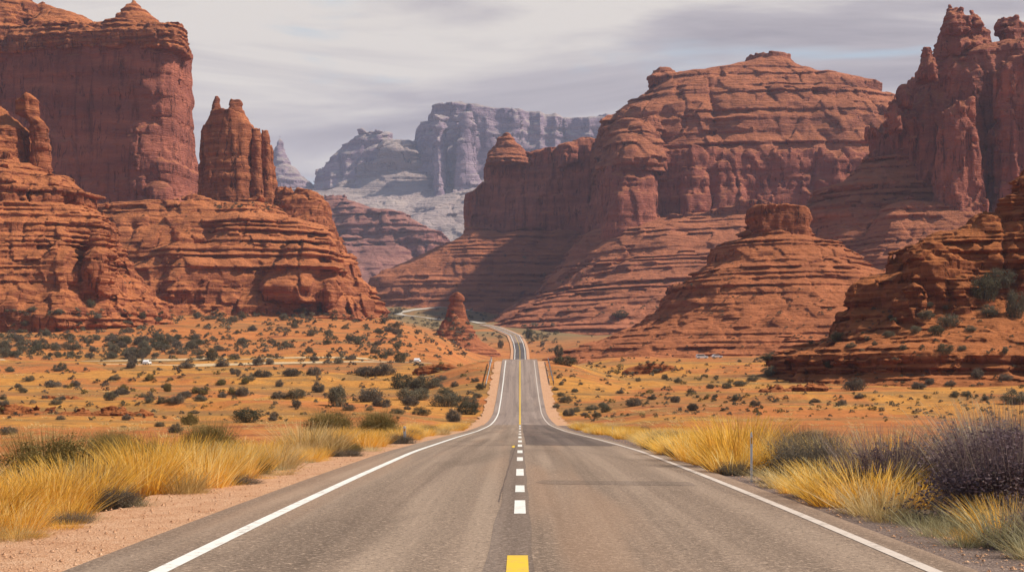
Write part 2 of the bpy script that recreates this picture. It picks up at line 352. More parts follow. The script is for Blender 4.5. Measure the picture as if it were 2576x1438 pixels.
m, t, b = material('desert_ground'); g = geo(t); P = g.outputs['Position']; x, y, z = t.sep(P)
fx = t.comb(t.math('MULTIPLY', x, 0.022), t.math('MULTIPLY', y, 0.016), 0.0)
big = t.noise(fx, 1.0, 4.0, 0.6, 0.4)
sand = t.ramp(t.noise(P, 0.09, 5.0, 0.6), [(0.3, (0.40, 0.128, 0.036)), (0.55, (0.51, 0.182, 0.050)), (0.75, (0.56, 0.235, 0.075))])
straw = t.ramp(t.noise(P, 0.35, 5.0, 0.65), [(0.3, (0.38, 0.168, 0.036)), (0.55, (0.56, 0.255, 0.050)), (0.75, (0.61, 0.325, 0.08))])
low = t.smooth(y, 560, 470)
gm = t.math('MULTIPLY', t.smooth(t.math('ADD', big, t.math('MULTIPLY', t.smooth(y, 150, 330), 0.07)), 0.49, 0.57), low)
gm = t.math('MULTIPLY', gm, 0.85)
col = t.mix(gm, sand, straw)
band = t.noise(t.comb(t.math('MULTIPLY', x, 0.010), t.math('MULTIPLY', y, 0.050), 7.0), 1.0, 5.0, 0.6, 0.3)
col = t.mix(t.math('MULTIPLY', t.math('MULTIPLY', t.smooth(band, 0.50, 0.60), 0.75), t.smooth(y, 100, 200)), col, t.ramp(t.noise(P, 0.5, 5.0, 0.7), [(0.3, (0.15, 0.095, 0.038)), (0.7, (0.34, 0.185, 0.065))]))
# pebbly red soil and scrubby greenish cover in the far valley
red = t.math('MULTIPLY', t.smooth(t.noise(t.comb(t.math('MULTIPLY', x, 0.03), t.math('MULTIPLY', y, 0.045), 4.0), 1.0, 5.0, 0.6), 0.56, 0.68), 0.75)
col = t.mix(red, col, (0.26, 0.080, 0.032))
gv = t.math('MULTIPLY', t.smooth(t.math('ADD', y, t.math('MULTIPLY', x, -0.0)), 980, 1250), t.smooth(t.noise(P, 0.02, 4.0), 0.25, 0.5))
col = t.mix(t.math('MULTIPLY', gv, 0.85), col, (0.18, 0.150, 0.075))
scrub = t.math('MULTIPLY', t.smooth(t.noise(P, 0.25, 6.0, 0.72), 0.54, 0.64), 0.65)
col = t.mix(scrub, col, (0.14, 0.10, 0.045))
fine = t.noise(P, 2.2, 6.0, 0.7)
col = t.mix(t.math('MULTIPLY', t.smooth(fine, 0.55, 0.75), 0.35), col, (0.24, 0.11, 0.05))
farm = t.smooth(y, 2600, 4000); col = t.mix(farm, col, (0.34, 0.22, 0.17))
t.put(b.inputs['Base Color'], col)
hb = t.math('ADD', t.math('MULTIPLY', t.noise(P, 0.8, 7.0, 0.65), 1.0), t.math('MULTIPLY', t.noise(P, 9.0, 4.0, 0.7), 0.12))
t.put(b.inputs['Normal'], t.bump(hb, 0.6, 0.8))
GROUND = m
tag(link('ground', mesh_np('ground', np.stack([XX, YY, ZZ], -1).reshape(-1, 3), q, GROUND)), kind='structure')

# ------------------------------------------------------------------ road, shoulders, markings
def strip(name, ys, l, r, dz, mat, n=2, parent=None, zf=None, xf=None, thick=0.0):
    """a sheet along the road from offset l to r (numbers or functions of the distance)"""
    ys = np.asarray(ys, float); zf = zf or road_z; xf = xf or road_x
    L = np.array([l(v) if callable(l) else l for v in ys]); R = np.array([r(v) if callable(r) else r for v in ys])
    xs = L[:, None]+(R-L)[:, None]*np.linspace(0, 1, n)[None]
    crown = -0.012*np.abs(xs)
    X = xf(ys)[:, None]+xs; Yv = np.repeat(ys[:, None], n, 1); lift = np.clip(ys-60, 0, 1500)*0.0002
    Z = zf(ys)[:, None]+crown+dz*(1+np.clip(ys-20, 0, 1500)/60)[:, None] if not callable(dz) else zf(ys)[:, None]+crown+np.array([dz(v) for v in ys])[:, None]
    idm = np.arange(X.size).reshape(X.shape)
    qq = np.stack([idm[:-1, :-1], idm[:-1, 1:], idm[1:, 1:], idm[1:, :-1]], -1).reshape(-1, 4)
    return link(name, mesh_np(name, np.stack([X, Yv, Z], -1).reshape(-1, 3), qq, mat), parent)
def asphalt(name, base, patch, warm):
    m, t, b = material(name); g = geo(t); P = g.outputs['Position']; x, y, z = t.sep(P)
    lane = t.noise(t.comb(t.math('MULTIPLY', x, 1.5), t.math('MULTIPLY', y, 0.018), 0.0), 1.0, 4.0, 0.55, 0.3)
    col = t.ramp(lane, [(0.30, tuple(c*0.62 for c in base)), (0.48, base), (0.66, warm)])
    bl = t.noise(t.comb(t.math('MULTIPLY', x, 0.22), t.math('MULTIPLY', y, 0.05), 2.0), 1.0, 4.0, 0.6, 0.5)
    col = t.mix(t.math('MULTIPLY', t.smooth(bl, 0.50, 0.66), 0.6), col, tuple(c*0.58 for c in base))
    # each wheel path is polished darker, oil drips along the middle of a lane
    for c0, wd, k in ((-2.75, 0.42, 0.22), (-1.0, 0.38, 0.28), (1.05, 0.40, 0.25), (2.9, 0.45, 0.30)):
        d = t.math('ABSOLUTE', t.math('SUBTRACT', x, c0))
        col = t.mix(t.math('MULTIPLY', t.smooth(d, wd, wd*0.2), t.math('MULTIPLY', lane, k*1.6)), col, tuple(c*0.5 for c in base))
    sp = t.noise(P, 17.0, 4.0, 0.8)
    col = t.mix(t.math('MULTIPLY', t.smooth(sp, 0.50, 0.68), 0.75), col, tuple(min(1, c*1.75) for c in warm))
    sp2 = t.noise(P, 21.0, 3.0, 0.7)
    col = t.mix(t.math('MULTIPLY', t.smooth(sp2, 0.53, 0.66), 0.75), col, tuple(c*0.35 for c in base))
    ws = t.noise(t.comb(t.math('MULTIPLY', x, 0.5), t.math('MULTIPLY', y, 0.02), 9.0), 1.0, 3.0)
    col = t.mix(t.math('MULTIPLY', t.smooth(ws, 0.52, 0.66), 0.35), col, patch)
    t.put(b.inputs['Base Color'], col); b.inputs['Roughness'].default_value = 0.88
    t.put(b.inputs['Normal'], t.bump(sp, 0.02, 0.9))
    return m
A_NEAR = asphalt('worn_asphalt', (0.250, 0.180, 0.130), (0.38, 0.23, 0.14), (0.345, 0.255, 0.185))
A_DARK = asphalt('dark_asphalt', (0.135, 0.100, 0.082), (0.22, 0.15, 0.115), (0.19, 0.142, 0.112))
A_MID = asphalt('patched_asphalt', (0.200, 0.146, 0.108), (0.30, 0.19, 0.125), (0.27, 0.20, 0.15))
A_COARSE = asphalt('coarse_asphalt', (0.200, 0.147, 0.112), (0.22, 0.16, 0.12), (0.25, 0.19, 0.15))
A_PALE = asphalt('pale_asphalt', (0.265, 0.200, 0.165), (0.34, 0.25, 0.19), (0.33, 0.255, 0.21))
A_FAR = asphalt('blue_grey_asphalt', (0.10, 0.088, 0.088), (0.13, 0.11, 0.10), (0.13, 0.11, 0.108))
def gravel(name, c1, c2, c3, sc=45.0):
    m, t, b = material(name); g = geo(t); P = g.outputs['Position']
    vo = t.new('ShaderNodeTexVoronoi'); t.put(vo.inputs['Vector'], P); vo.inputs['Scale'].default_value = sc
    r = t.sep(vo.outputs['Color'])[0]; pat = t.noise(P, 1.3, 6.0, 0.65)
    col = t.ramp(t.math('ADD', t.math('MULTIPLY', r, 0.45), t.math('MULTIPLY', pat, 0.6)), [(0.25, c1), (0.52, c2), (0.80, c3)])
    t.put(b.inputs['Base Color'], col)
    t.put(b.inputs['Normal'], t.bump(t.math('ADD', t.math('MULTIPLY', vo.outputs['Distance'], 0.35), t.noise(P, 4.0, 7.0, 0.75)), 0.05, 0.8)); return m
G_PINK = gravel('pink_gravel', (0.40, 0.195, 0.10), (0.55, 0.30, 0.165), (0.68, 0.44, 0.28))
G_GREY = gravel('grey_gravel', (0.12, 0.085, 0.070), (0.19, 0.135, 0.11), (0.30, 0.22, 0.175), 36.0)
def paint(name, c, worn=0.35):
    m, t, b = material(name); g = geo(t); P = g.outputs['Position']
    n = t.noise(P, 4.0, 8.0, 0.8); col = t.mix(t.math('MULTIPLY', t.smooth(n, 0.50, 0.62), worn), c, (0.30, 0.24, 0.19))
    t.put(b.inputs['Base Color'], col); b.inputs['Roughness'].default_value = 0.7; return m
P_WHITE = paint('white_road_paint', (0.80, 0.77, 0.70), 0.6); P_DULL = paint('dull_white_road_paint', (0.62, 0.53, 0.45), 0.6); P_YEL = paint('yellow_road_paint', (0.78, 0.50, 0.045), 0.3)
P_TAR = paint('tar', (0.035, 0.030, 0.028), 0.3)

yA = np.concatenate([np.arange(-60, 60, 2.0), np.arange(60, 173, 4.0), [173.0]]); yB = np.arange(173, 361, 3.0); yB2 = np.arange(360, 821, 10.0); yC = np.arange(820, 1102, 6.0); yD = np.arange(1100, 1431, 6.0)
def edge_r(v): return float(np.interp(v, [0, 60, 100, 160, 174, 360], [4.15, 4.15, 3.85, 3.66, 3.6, 3.55]))
def pave_r(v): return float(np.interp(v, [0, 60, 120, 174, 360], [4.62, 4.6, 4.5, 4.45, 4.4]))
rd = tag(empty('road', (0, 0, 0)), kind='structure')
strip('asphalt', yA, -4.6, pave_r, 0.0, A_NEAR, 9, rd)
strip('asphalt', np.concatenate([yB, yB2]), -4.45, pave_r, 0.0, A_PALE, 9, rd)
strip('asphalt', yC, -4.6, 4.6, 0.0, A_FAR, 7, rd); strip('asphalt', yD, -4.6, 4.6, 0.0, A_PALE, 7, rd)
def wob(s, a, b, sc): return lambda v: a+(b-a)*(0.5+0.5*math.sin(v*sc+s)*math.sin(v*sc*0.37+2*s))
yAll = np.concatenate([yA[:-1], yB]); yFar = np.concatenate([yC, yD[1:]])
strip('gravel_shoulder', yAll, lambda v: -6.7+0.4*(v > 173)+0.35*math.sin(v*0.31)*math.sin(v*0.83+1)+0.2*math.sin(v*1.7), -4.3, lambda v: -0.045-0.0001*max(0, v), G_PINK, 5, rd)
strip('gravel_shoulder', yA, 4.3, 7.4, lambda v: -0.045-0.0001*max(0, v), G_GREY, 5, rd)
strip('gravel_shoulder', yB, 4.2, lambda v: 6.4+0.35*math.sin(v*0.27)*math.sin(v*0.71+2)+0.2*math.sin(v*1.3), lambda v: -0.045-0.0001*max(0, v), G_PINK, 5, rd)
strip('gravel_shoulder', yFar, -6.6, -4.3, lambda v: -0.05-0.0001*max(0, v), G_PINK, 3, rd); strip('gravel_shoulder', yFar, 4.3, 6.6, lambda v: -0.05-0.0001*max(0, v), G_PINK, 3, rd)
strip('edge_line', yAll, -3.69, lambda v: -3.50+0.02*(v > 120), 0.006, P_WHITE, 2, rd)
strip('edge_line', yAll, lambda v: edge_r(v)-0.085, lambda v: edge_r(v)+0.07+0.02*(v > 120), 0.006, P_DULL, 2, rd)
strip('edge_line', yFar, -3.8, -3.35, 0.006, P_WHITE, 2, rd); strip('edge_line', yFar, 3.35, 3.8, 0.006, P_WHITE, 2, rd)
for a, c in ((20.6, 23.3), (25.4, 27.4), (31, 34.2), (39.1, 41.8), (45.5, 48.5), (54, 58), (63, 68), (75, 81), (90, 97), (108, 116), (130, 140), (150, 164)):
    strip('centre_dash', np.linspace(a, c, 4), -0.085, 0.085, 0.006, P_WHITE, 2, rd)
strip('yellow_dash', np.linspace(8.0, 15.2, 5), -0.135, 0.085, 0.006, P_YEL, 2, rd)
strip('yellow_line', yB, -0.10, 0.10, 0.006, P_YEL, 2, rd)
strip('yellow_line', yFar, -0.12, 0.12, 0.006, P_YEL, 2, rd)
strip('yellow_scuff', np.linspace(52.5, 56, 6), lambda v: -0.30+0.03*math.sin(v*2.3), lambda v: -0.20+0.03*math.sin(v*3.1), 0.006, P_YEL, 2, rd)
strip('tar_seam', np.arange(23, 57, 1.0), lambda v: -0.36+0.006*(v-23)-0.006*math.sin(v*1.3), lambda v: -0.335+0.006*(v-23)+0.006*math.sin(v*1.7), 0.004, A_DARK, 2, rd)
strip('rough_centre', np.arange(6, 58, 1.0), lambda v: -0.30-0.12*max(0, 24-v)/18+0.015*math.sin(v*0.9), lambda v: 0.14+0.012*math.sin(v*1.1), 0.003, A_COARSE, 2, rd)
strip('dark_patch', np.array([28.0, 28.5, 29.0, 29.4]), lambda v: 0.4+0.1*math.sin(v*9), 3.5, 0.003, A_MID, 6, rd); strip('dark_patch', np.array([57.0, 57.8]), -3.3, 3.7, 0.003, A_MID, 8, rd)
strip('dark_patch', np.arange(58, 173, 3.0), 0.25, lambda v: edge_r(v)-0.2, 0.003, A_DARK, 6, rd)

# far end of the road: the hairpin seen beside the little butte, and the two dirt tracks over the flats
def ribbon(name, pts, width, mat, lift, parent=None, kind='structure'):
    P2 = [Vector(p) for p in pts]; out = []
    for i in range(len(P2)-1):                                             # Catmull-Rom through the points
        p0, p1, p2, p3 = P2[max(i-1, 0)], P2[i], P2[i+1], P2[min(i+2, len(P2)-1)]
        for k in range(10):
            u = k/10; out.append(0.5*((2*p1)+(p2-p0)*u+(2*p0-5*p1+4*p2-p3)*u*u+(3*p1-p0-3*p2+p3)*u**3))
    out.append(P2[-1]); v = []; n = 9
    for i, p in enumerate(out):
        d = out[min(i+1, len(out)-1)]-out[max(i-1, 0)]; nrm = Vector((-d.y, d.x)).normalized()
        for k in range(n):
            qv = p+nrm*width*(k/(n-1)-0.5); v.append((qv.x, qv.y, ground_z(qv.x, qv.y)+lift))
    idm = np.arange(len(v)).reshape(-1, n); qq = np.stack([idm[:-1, 1:], idm[:-1, :-1], idm[1:, :-1], idm[1:, 1:]], -1).reshape(-1, 4)
    o = link(name, mesh_np(name, v, qq, mat), parent)
    if kind: tag(o, kind=kind)
    return o
T_PALE = gravel('pale_track', (0.46, 0.32, 0.17), (0.58, 0.42, 0.24), (0.64, 0.50, 0.32), 3.0)
T_ASPH = gravel('sun_bleached_road', (0.42, 0.37, 0.31), (0.50, 0.45, 0.38), (0.56, 0.50, 0.42), 1.0)
ribbon('far_road', [(-38, 1430), (-49, 1468), (-62, 1505), (-85, 1545), (-115, 1578), (-132, 1598), (-138, 1610), (-134, 1622), (-118, 1638), (-92, 1655), (-60, 1668), (-30, 1672)], 9.0, T_ASPH, 0.5)
ribbon('dirt_track', [(-200, 452), (-150, 455), (-110, 452), (-70, 462), (-40, 470), (-18, 462), (-9, 420)], 8.0, T_PALE, 0.12)
ribbon('dirt_track', [(-145, 470), (-100, 478), (-60, 486), (-30, 480)], 4.0, T_PALE, 0.12)
ribbon('dirt_track', [(8, 430), (16, 500), (30, 530), (60, 545), (90, 552), (130, 556), (170, 560)], 5.5, T_PALE, 0.15)

# ------------------------------------------------------------------ rock formations
Lf = -330
f = formation('sandstone_mesa', 'tall block mesa with sheer shadowed wall and a small domed knob on its flat top', 'mesa', 250, 500, 1250)
rock(f, 'cliff', R_WALL, 1250, [
    dict(rows=[(530, Lf, 508), (415, Lf, 500), (405, Lf, 490), (320, Lf, 484), (250, Lf, 481), (195, Lf, 477), (130, Lf, 478), (98, Lf, 476), (90, Lf, 468), (78, Lf, 462)], hd=(60, 75), p=7, k=-0.24, zo=-22),
    dict(rows=[(530, 90, 512), (470, 100, 498), (455, 110, 440), (440, 120, 430), (428, 130, 420)], hd=(62, 84), p=5, k=-0.24, dy=-14, zo=-22),
    dict(rows=[(490, 380, 440), (470, 372, 436), (455, 386, 420)], hd=(10, 20), dy=-92, p=2.5)],
    strata=(1.0, 8, 26, 5), smod=0.7, col=(1.6, 17), lump=(2.2, 28), crack=(2.6, 26))
rock(f, 'cap_rock', R_LEFT, 1250, [
    dict(rows=[(84, Lf, 470), (70, Lf, 466), (62, Lf, 462), (55, Lf, 455)], hd=(58, 66), p=6, k=-0.24, zo=-22),
    dict(rows=[(84, 362, 474), (64, 366, 472), (54, 376, 462)], hd=(24, 30), p=3.4, dy=-62),
    dict(rows=[(60, 95, 300), (45, 98, 262), (32, 101, 225), (20, 104, 170), (13, 112, 138)], hd=(18, 55), p=3),
    dict(rows=[(84, Lf, 100), (50, Lf, 100), (25, Lf, 110), (0, Lf, 105), (-25, Lf, 60), (-45, Lf, 0)], hd=(20, 62), p=3, dy=-12)],
    strata=(2.0, 2, 6, 6), lump=(2.4, 15), crack=(2.2, 13))
rock(f, 'summit_knob', R_LEFT, 1250, [dict(rows=[(58, 274, 420), (52, 280, 412), (45, 290, 405), (35, 297, 388), (25, 308, 375), (18, 313, 360), (10, 324, 352), (4, 331, 345), (0, 335, 342)], hd=(4, 24), p=2.3, dy=-30)],
     strata=(1.3, 2, 5, 8), lump=(1.0, 8), sink=4)

f = formation('sandstone_tower', 'fluted sunlit tower with two stubby pinnacles standing on the terraced ridge', 'rock tower', 600, 510, 1050)
rock(f, 'shaft', R_LEFT, 1050, [
    dict(rows=[(530, 514, 642), (420, 517, 641), (414, 523, 637), (330, 521, 640), (312, 523, 638), (300, 528, 633), (285, 534, 622), (277, 542, 614)], hd=(21, 27), p=3.4),
    dict(rows=[(530, 498, 532), (400, 502, 530), (330, 505, 530), (318, 508, 524), (306, 510, 519)], hd=(4, 12), p=2.2, dy=6)],
    strata=(0.8, 5, 18, 9), smod=0.5, col=(1.2, 7), lump=(1.0, 13), crack=(1.6, 9))
for rows, dy in (([(530, 628, 664), (425, 632, 661), (416, 636, 657), (340, 637, 657), (322, 641, 652)], -6), ([(530, 652, 687), (430, 656, 684), (420, 659, 681), (342, 661, 679), (328, 665, 674)], 2), ([(530, 671, 699), (440, 674, 695), (428, 676, 690), (372, 678, 686), (362, 680, 684)], 8)):
    rock(f, 'pillar', R_LEFT, 1050, [dict(rows=[(a_, b_-5, c_+1) for a_, b_, c_ in rows], hd=(5, 8), p=2.8, dy=dy)], strata=(0.5, 4, 10, 9), col=(0.8, 4), lump=(0.8, 7), crack=(0.9, 5), res=1.1)
for rows in ([(286, 528, 562), (275, 533, 556), (262, 534, 555), (250, 538, 552), (242, 542, 549)], [(288, 568, 618), (276, 575, 613), (268, 579, 607), (262, 576, 612), (255, 577, 611), (249, 582, 604)]):
    rock(f, 'pinnacle', R_LEFT, 1050, [dict(rows=rows, hd=(2, 6), p=2.4)], strata=(0.8, 1.5, 4, 3), lump=(0.6, 5), sink=3, res=1.0)

f = formation('terraced_ridge', 'broad orange terraced ridge that carries the fluted tower, sloping down to the left flats', 'ridge', 620, 790, 960)
rock(f, 'terraced_slope', R_LEFT, 980, [
    dict(rows=[(800, 150, 966), (786, 175, 964), (760, 185, 960), (746, 186, 953), (736, 188, 935), (700, 193, 926), (686, 196, 905), (662, 200, 897), (640, 204, 888), (612, 207, 878), (598, 209, 875), (580, 214, 866), (565, 217, 845), (556, 219, 820), (545, 224, 790), (535, 232, 745), (520, 250, 720), (508, 280, 695), (502, 310, 650)], hd=(36, 112), p=3.2, pw=0.8),
    dict(rows=[(720, 640, 860), (690, 660, 850), (640, 700, 842), (610, 730, 830)], hd=(20, 45), p=2.4, dy=-62),
    dict(rows=[(730, 380, 640), (680, 400, 610), (640, 420, 560), (606, 440, 530)], hd=(10, 40), p=2.2, dy=-66)],
    strata=(4.0, 1.7, 11, 13), smod=0.9, col=(1.8, 20), lump=(4.4, 36), crack=(2.4, 18))
rock(f, 'knob', R_LEFT, 1010, [
    dict(rows=[(572, 690, 842), (556, 696, 836), (540, 700, 830), (530, 705, 832), (515, 704, 830), (505, 708, 824), (496, 722, 812), (488, 734, 812), (480, 745, 800), (475, 752, 780)], hd=(10, 26), p=2.8),
    dict(rows=[(560, 690, 760), (500, 694, 752), (477, 698, 745), (474, 702, 740)], hd=(16, 20), p=4, dy=22)], strata=(1.6, 3, 9, 15), smod=0.4, col=(0.8, 10), lump=(1.4, 12), crack=(1.0, 12))

f = formation('terraced_outcrop', 'layered orange outcrop at the far left edge with a rounded ledge jutting right', 'rock outcrop', 150, 775, 760)
rock(f, 'terraced_slope', R_LEFT, 760, [
    dict(rows=[(800, Lf, 408), (775, Lf, 396), (742, Lf, 376), (720, Lf, 350), (694, Lf, 334), (664, Lf, 306), (650, Lf, 300), (575, Lf, 299), (548, Lf, 296), (534, Lf, 272), (515, Lf, 256), (500, Lf, 234), (494, Lf, 226)], hd=(36, 96), p=2.8, pw=0.75),
    dict(rows=[(506, Lf, 230), (499, Lf, 247), (488, Lf, 251), (476, Lf, 251), (468, Lf, 246), (463, Lf, 226)], hd=(40, 43), p=2.6, sink=2),
    dict(rows=[(470, Lf, 215), (456, Lf, 196), (446, Lf, 182), (432, Lf, 152), (415, Lf, 118), (400, Lf, 60)], hd=(20, 42), p=2.6, sink=4),
    dict(rows=[(690, 20, 110), (640, 30, 100), (610, 40, 92)], hd=(8, 20), p=2.2, dy=-52), dict(rows=[(690, 130, 215), (640, 140, 205), (606, 150, 195)], hd=(8, 20), p=2.2, dy=-52), dict(rows=[(680, 220, 290), (640, 225, 288), (600, 235, 280)], hd=(8, 20), p=2.2, dy=-48)],
    strata=(2.8, 1.3, 7.5, 17), smod=0.9, col=(1.5, 11), lump=(4.4, 24), crack=(2.0, 12))
rock(f, 'rounded_mass', R_LEFT, 770, [dict(rows=[(412, Lf, 84), (392, Lf, 78), (350, Lf, 79), (332, Lf, 74), (322, Lf, 73), (305, Lf, 55), (288, Lf, 38), (274, Lf, 22), (266, Lf, 5)], hd=(8, 30), p=2.6)],
     strata=(1.3, 3, 8, 18), col=(1.0, 9), lump=(1.2, 10), crack=(1.0, 9))
rock(f, 'hoodoo', R_LEFT, 765, [dict(rows=[(428, 78, 130), (410, 78, 126), (395, 80, 125), (370, 82, 125), (348, 80, 124), (340, 76, 122), (322, 74, 122), (312, 78, 117), (302, 74, 112), (297, 68, 108), (291, 54, 98), (285, 43, 99), (255, 41, 98), (250, 43, 97), (246, 52, 92), (238, 60, 84), (232, 68, 77)], hd=(5, 6.5), p=2.4)],
     strata=(0.5, 2.5, 7, 19), col=(0.5, 5), lump=(0.5, 6), crack=(0.5, 6), res=1.1)

f = formation('little_butte', 'little dark conical butte with a rounded head, beside the far bend of the road', 'butte', 1150, 860, 1000)
rock(f, 'skirt', R_CONE, 1000, [dict(rows=[(890, 1050, 1262), (878, 1064, 1246), (866, 1078, 1226), (852, 1086, 1208), (843, 1090, 1202), (832, 1098, 1196), (822, 1104, 1190), (810, 1112, 1184), (800, 1120, 1178), (795, 1124, 1172), (788, 1126, 1170)], hd=(6, 30), p=2.2)],
     strata=(1.1, 1.5, 4, 20), lump=(1.3, 9), crack=(0.8, 8), res=1.1)
rock(f, 'head', R_CONE, 1000, [dict(rows=[(800, 1120, 1176), (783, 1124, 1172), (768, 1127, 1170), (764, 1131, 1166), (760, 1133, 1164), (755, 1129, 1169), (747, 1130, 1169), (741, 1134, 1165), (737, 1140, 1159), (735, 1146, 1153)], hd=(4, 7), p=2.5)],
     strata=(0.2, 1.5, 5, 21), lump=(0.25, 5), res=0.85, sink=3, blk=0.5)

f = formation('layered_butte', 'conical striped butte with a flat slab cap, right of the road', 'butte', 1950, 890, 720)
rock(f, 'terraced_slope', R_CONE, 720, [
    dict(rows=[(915, 1330, 2640), (893, 1385, 2600), (870, 1430, 2560), (840, 1512, 2490), (807, 1592, 2410), (790, 1612, 2380), (769, 1637, 2345), (735, 1668, 2290), (728, 1674, 2280), (702, 1678, 2245), (698, 1716, 2235), (682, 1736, 2210), (674, 1742, 2195), (652, 1797, 2150), (630, 1800, 2135), (616, 1810, 2110), (606, 1835, 2098), (590, 1862, 2058), (578, 1872, 2046), (570, 1880, 2036)], hd=(12, 128), p=2.3, pw=1.0)],
    strata=(2.2, 1.1, 7.0, 23), smod=0.9, col=(0.8, 14), lump=(3.2, 26), crack=(1.2, 12))
rock(f, 'cap_slab', R_CONE, 720, [
    dict(rows=[(585, 1884, 2032), (568, 1881, 2029), (556, 1884, 2030), (549, 1877, 2034), (530, 1878, 2033), (522, 1880, 2030), (517, 1888, 2020), (514, 1894, 1990)], hd=(14, 16), p=5)], strata=(0.6, 2, 7, 24), col=(0.4, 6), lump=(0.5, 7), crack=(0.9, 8), sink=3, res=1.1)

f = formation('great_mesa', 'broad banded mesa with domed top and lower cliff band, centre right behind the striped butte', 'mesa', 1800, 790, 1700)
rock(f, 'domed_top', R_MESA, 1700, [
    dict(rows=[(400, 1492, 2420), (385, 1493, 2410), (331, 1495, 2400), (300, 1498, 2380), (285, 1502, 2360), (268, 1512, 2330), (258, 1530, 2290), (240, 1562, 2250), (232, 1570, 2243), (222, 1595, 2200), (215, 1602, 2178), (198, 1614, 2188), (190, 1624, 2172), (184, 1632, 2120), (177, 1660, 2075), (170, 1740, 2030), (164, 1800, 2008), (158, 1835, 1985), (153, 1862, 1968)], hd=(80, 190), p=3.6, pw=0.6),
    dict(rows=[(190, 1624, 1715), (178, 1630, 1704), (170, 1634, 1694), (165, 1630, 1684), (160, 1640, 1668)], hd=(16, 40), p=2.8, dy=-50),
    dict(rows=[(400, 1500, 1680), (330, 1520, 1670), (290, 1560, 1650)], hd=(20, 60), p=2.4, dy=-150)],
    strata=(4.8, 3.2, 24, 27), smod=0.8, col=(2.0, 30), lump=(7.0, 60), crack=(3.5, 34))
rock(f, 'cliff_band', R_WALL, 1690, [
    dict(rows=[(575, 1470, 2440), (480, 1484, 2430), (437, 1490, 2425), (398, 1496, 2420), (384, 1502, 2410)], hd=(186, 200), p=5, pw=0.6),
    dict(rows=[(575, 1500, 1665), (540, 1506, 1662), (440, 1512, 1656), (415, 1520, 1650), (395, 1545, 1620), (382, 1560, 1600)], hd=(30, 60), p=3.4, dy=-164),
    dict(rows=[(575, 1690, 1792), (520, 1700, 1786), (440, 1704, 1782), (424, 1716, 1770)], hd=(20, 40), p=3, dy=-182),
    dict(rows=[(575, 1776, 1890), (500, 1790, 1880), (470, 1800, 1872)], hd=(10, 36), p=3, dy=-190)],
    strata=(2.0, 10, 28, 29), smod=0.6, col=(3.4, 24), lump=(3.5, 38), crack=(4.0, 28))
rock(f, 'talus_slope', R_MESA, 1600, [
    dict(rows=[(840, 1130, 2700), (815, 1190, 2640), (800, 1212, 2600), (770, 1248, 2560), (745, 1285, 2520), (705, 1352, 2460), (650, 1402, 2400), (610, 1430, 2360), (575, 1462, 2320), (562, 1490, 2300), (548, 1530, 2260)], hd=(150, 420), p=2.5, pw=0.9)],
    strata=(6.0, 2.6, 15, 31), smod=0.8, col=(1.5, 40), lump=(9.0, 80), crack=(2, 40))
f = formation('cliff_wing', 'long shadowed cliff with a small domed turret, left wing below the banded mesa', 'cliff', 1330, 780, 1800)
rock(f, 'cliff', R_WALL, 1800, [
    dict(rows=[(640, 1195, 1620), (600, 1208, 1620), (520, 1212, 1620), (450, 1216, 1620), (410, 1219, 1620), (395, 1224, 1620), (384, 1230, 1620), (378, 1238, 1610)], hd=(40, 52), p=6, k=-0.28),
    dict(rows=[(640, 1166, 1262), (600, 1168, 1262), (500, 1170, 1260), (484, 1174, 1256), (478, 1184, 1250), (462, 1206, 1246), (455, 1214, 1240)], hd=(30, 36), p=4, dy=20),
    dict(rows=[(392, 1400, 1560), (372, 1408, 1560), (362, 1412, 1560), (354, 1436, 1560), (349, 1442, 1540)], hd=(22, 30), p=4, dy=-22)],
    strata=(1.6, 10, 30, 33), smod=0.6, col=(3.0, 26), lump=(4.0, 42), crack=(3.5, 34))
rock(f, 'turret', R_MESA, 1800, [dict(rows=[(400, 1222, 1335), (384, 1228, 1326), (374, 1232, 1322), (365, 1244, 1312), (356, 1250, 1302), (350, 1250, 1296), (343, 1254, 1290), (338, 1264, 1282)], hd=(8, 30), p=2.4, dy=-16)], strata=(2.2, 3, 8, 34), lump=(1.8, 14), sink=6)
rock(f, 'talus_slope', R_MESA, 1800, [
    dict(rows=[(800, 920, 1640), (770, 935, 1640), (745, 938, 1640), (718, 930, 1640), (694, 932, 1640), (686, 955, 1640), (676, 962, 1640), (662, 1000, 1640), (643, 1048, 1640), (626, 1088, 1640), (612, 1118, 1640), (596, 1160, 1640), (578, 1176, 1640)], hd=(46, 120), p=3.6)],
    strata=(3.4, 2.4, 15, 35), smod=0.8, col=(1.0, 40), lump=(4.0, 60), crack=(1.5, 36))

f = formation('castle_mesa', 'tall craggy mesa with knobbly pinnacles at the top right corner', 'mesa', 2400, 660, 1150)
rock(f, 'cliff', R_WALL, 1150, [
    dict(rows=[(560, 2208, 3000), (480, 2218, 3000), (400, 2224, 3000), (318, 2226, 3000), (280, 2228, 3000), (262, 2240, 3000), (250, 2250, 3000), (212, 2280, 3000), (204, 2284, 3000), (165, 2300, 3000), (140, 2316, 3000), (126, 2332, 3000), (112, 2366, 3000), (100, 2410, 3000), (94, 2450, 3000)], hd=(60, 82), p=4, pw=0.6, k=-0.10),
    dict(rows=[(560, 2340, 2470), (440, 2352, 2462), (300, 2362, 2456), (252, 2376, 2440)], hd=(12, 24), p=3, dy=-84), dict(rows=[(560, 2480, 2640), (400, 2490, 2640), (200, 2502, 2640), (140, 2520, 2640)], hd=(14, 26), p=3, dy=-76),
    dict(rows=[(560, 2182, 2300), (385, 2187, 2300), (330, 2189, 2300), (320, 2193, 2290)], hd=(22, 26), p=4, dy=12)],
    strata=(1.6, 6, 24, 37), smod=0.8, col=(2.8, 13), lump=(3.4, 20), crack=(3.4, 15))
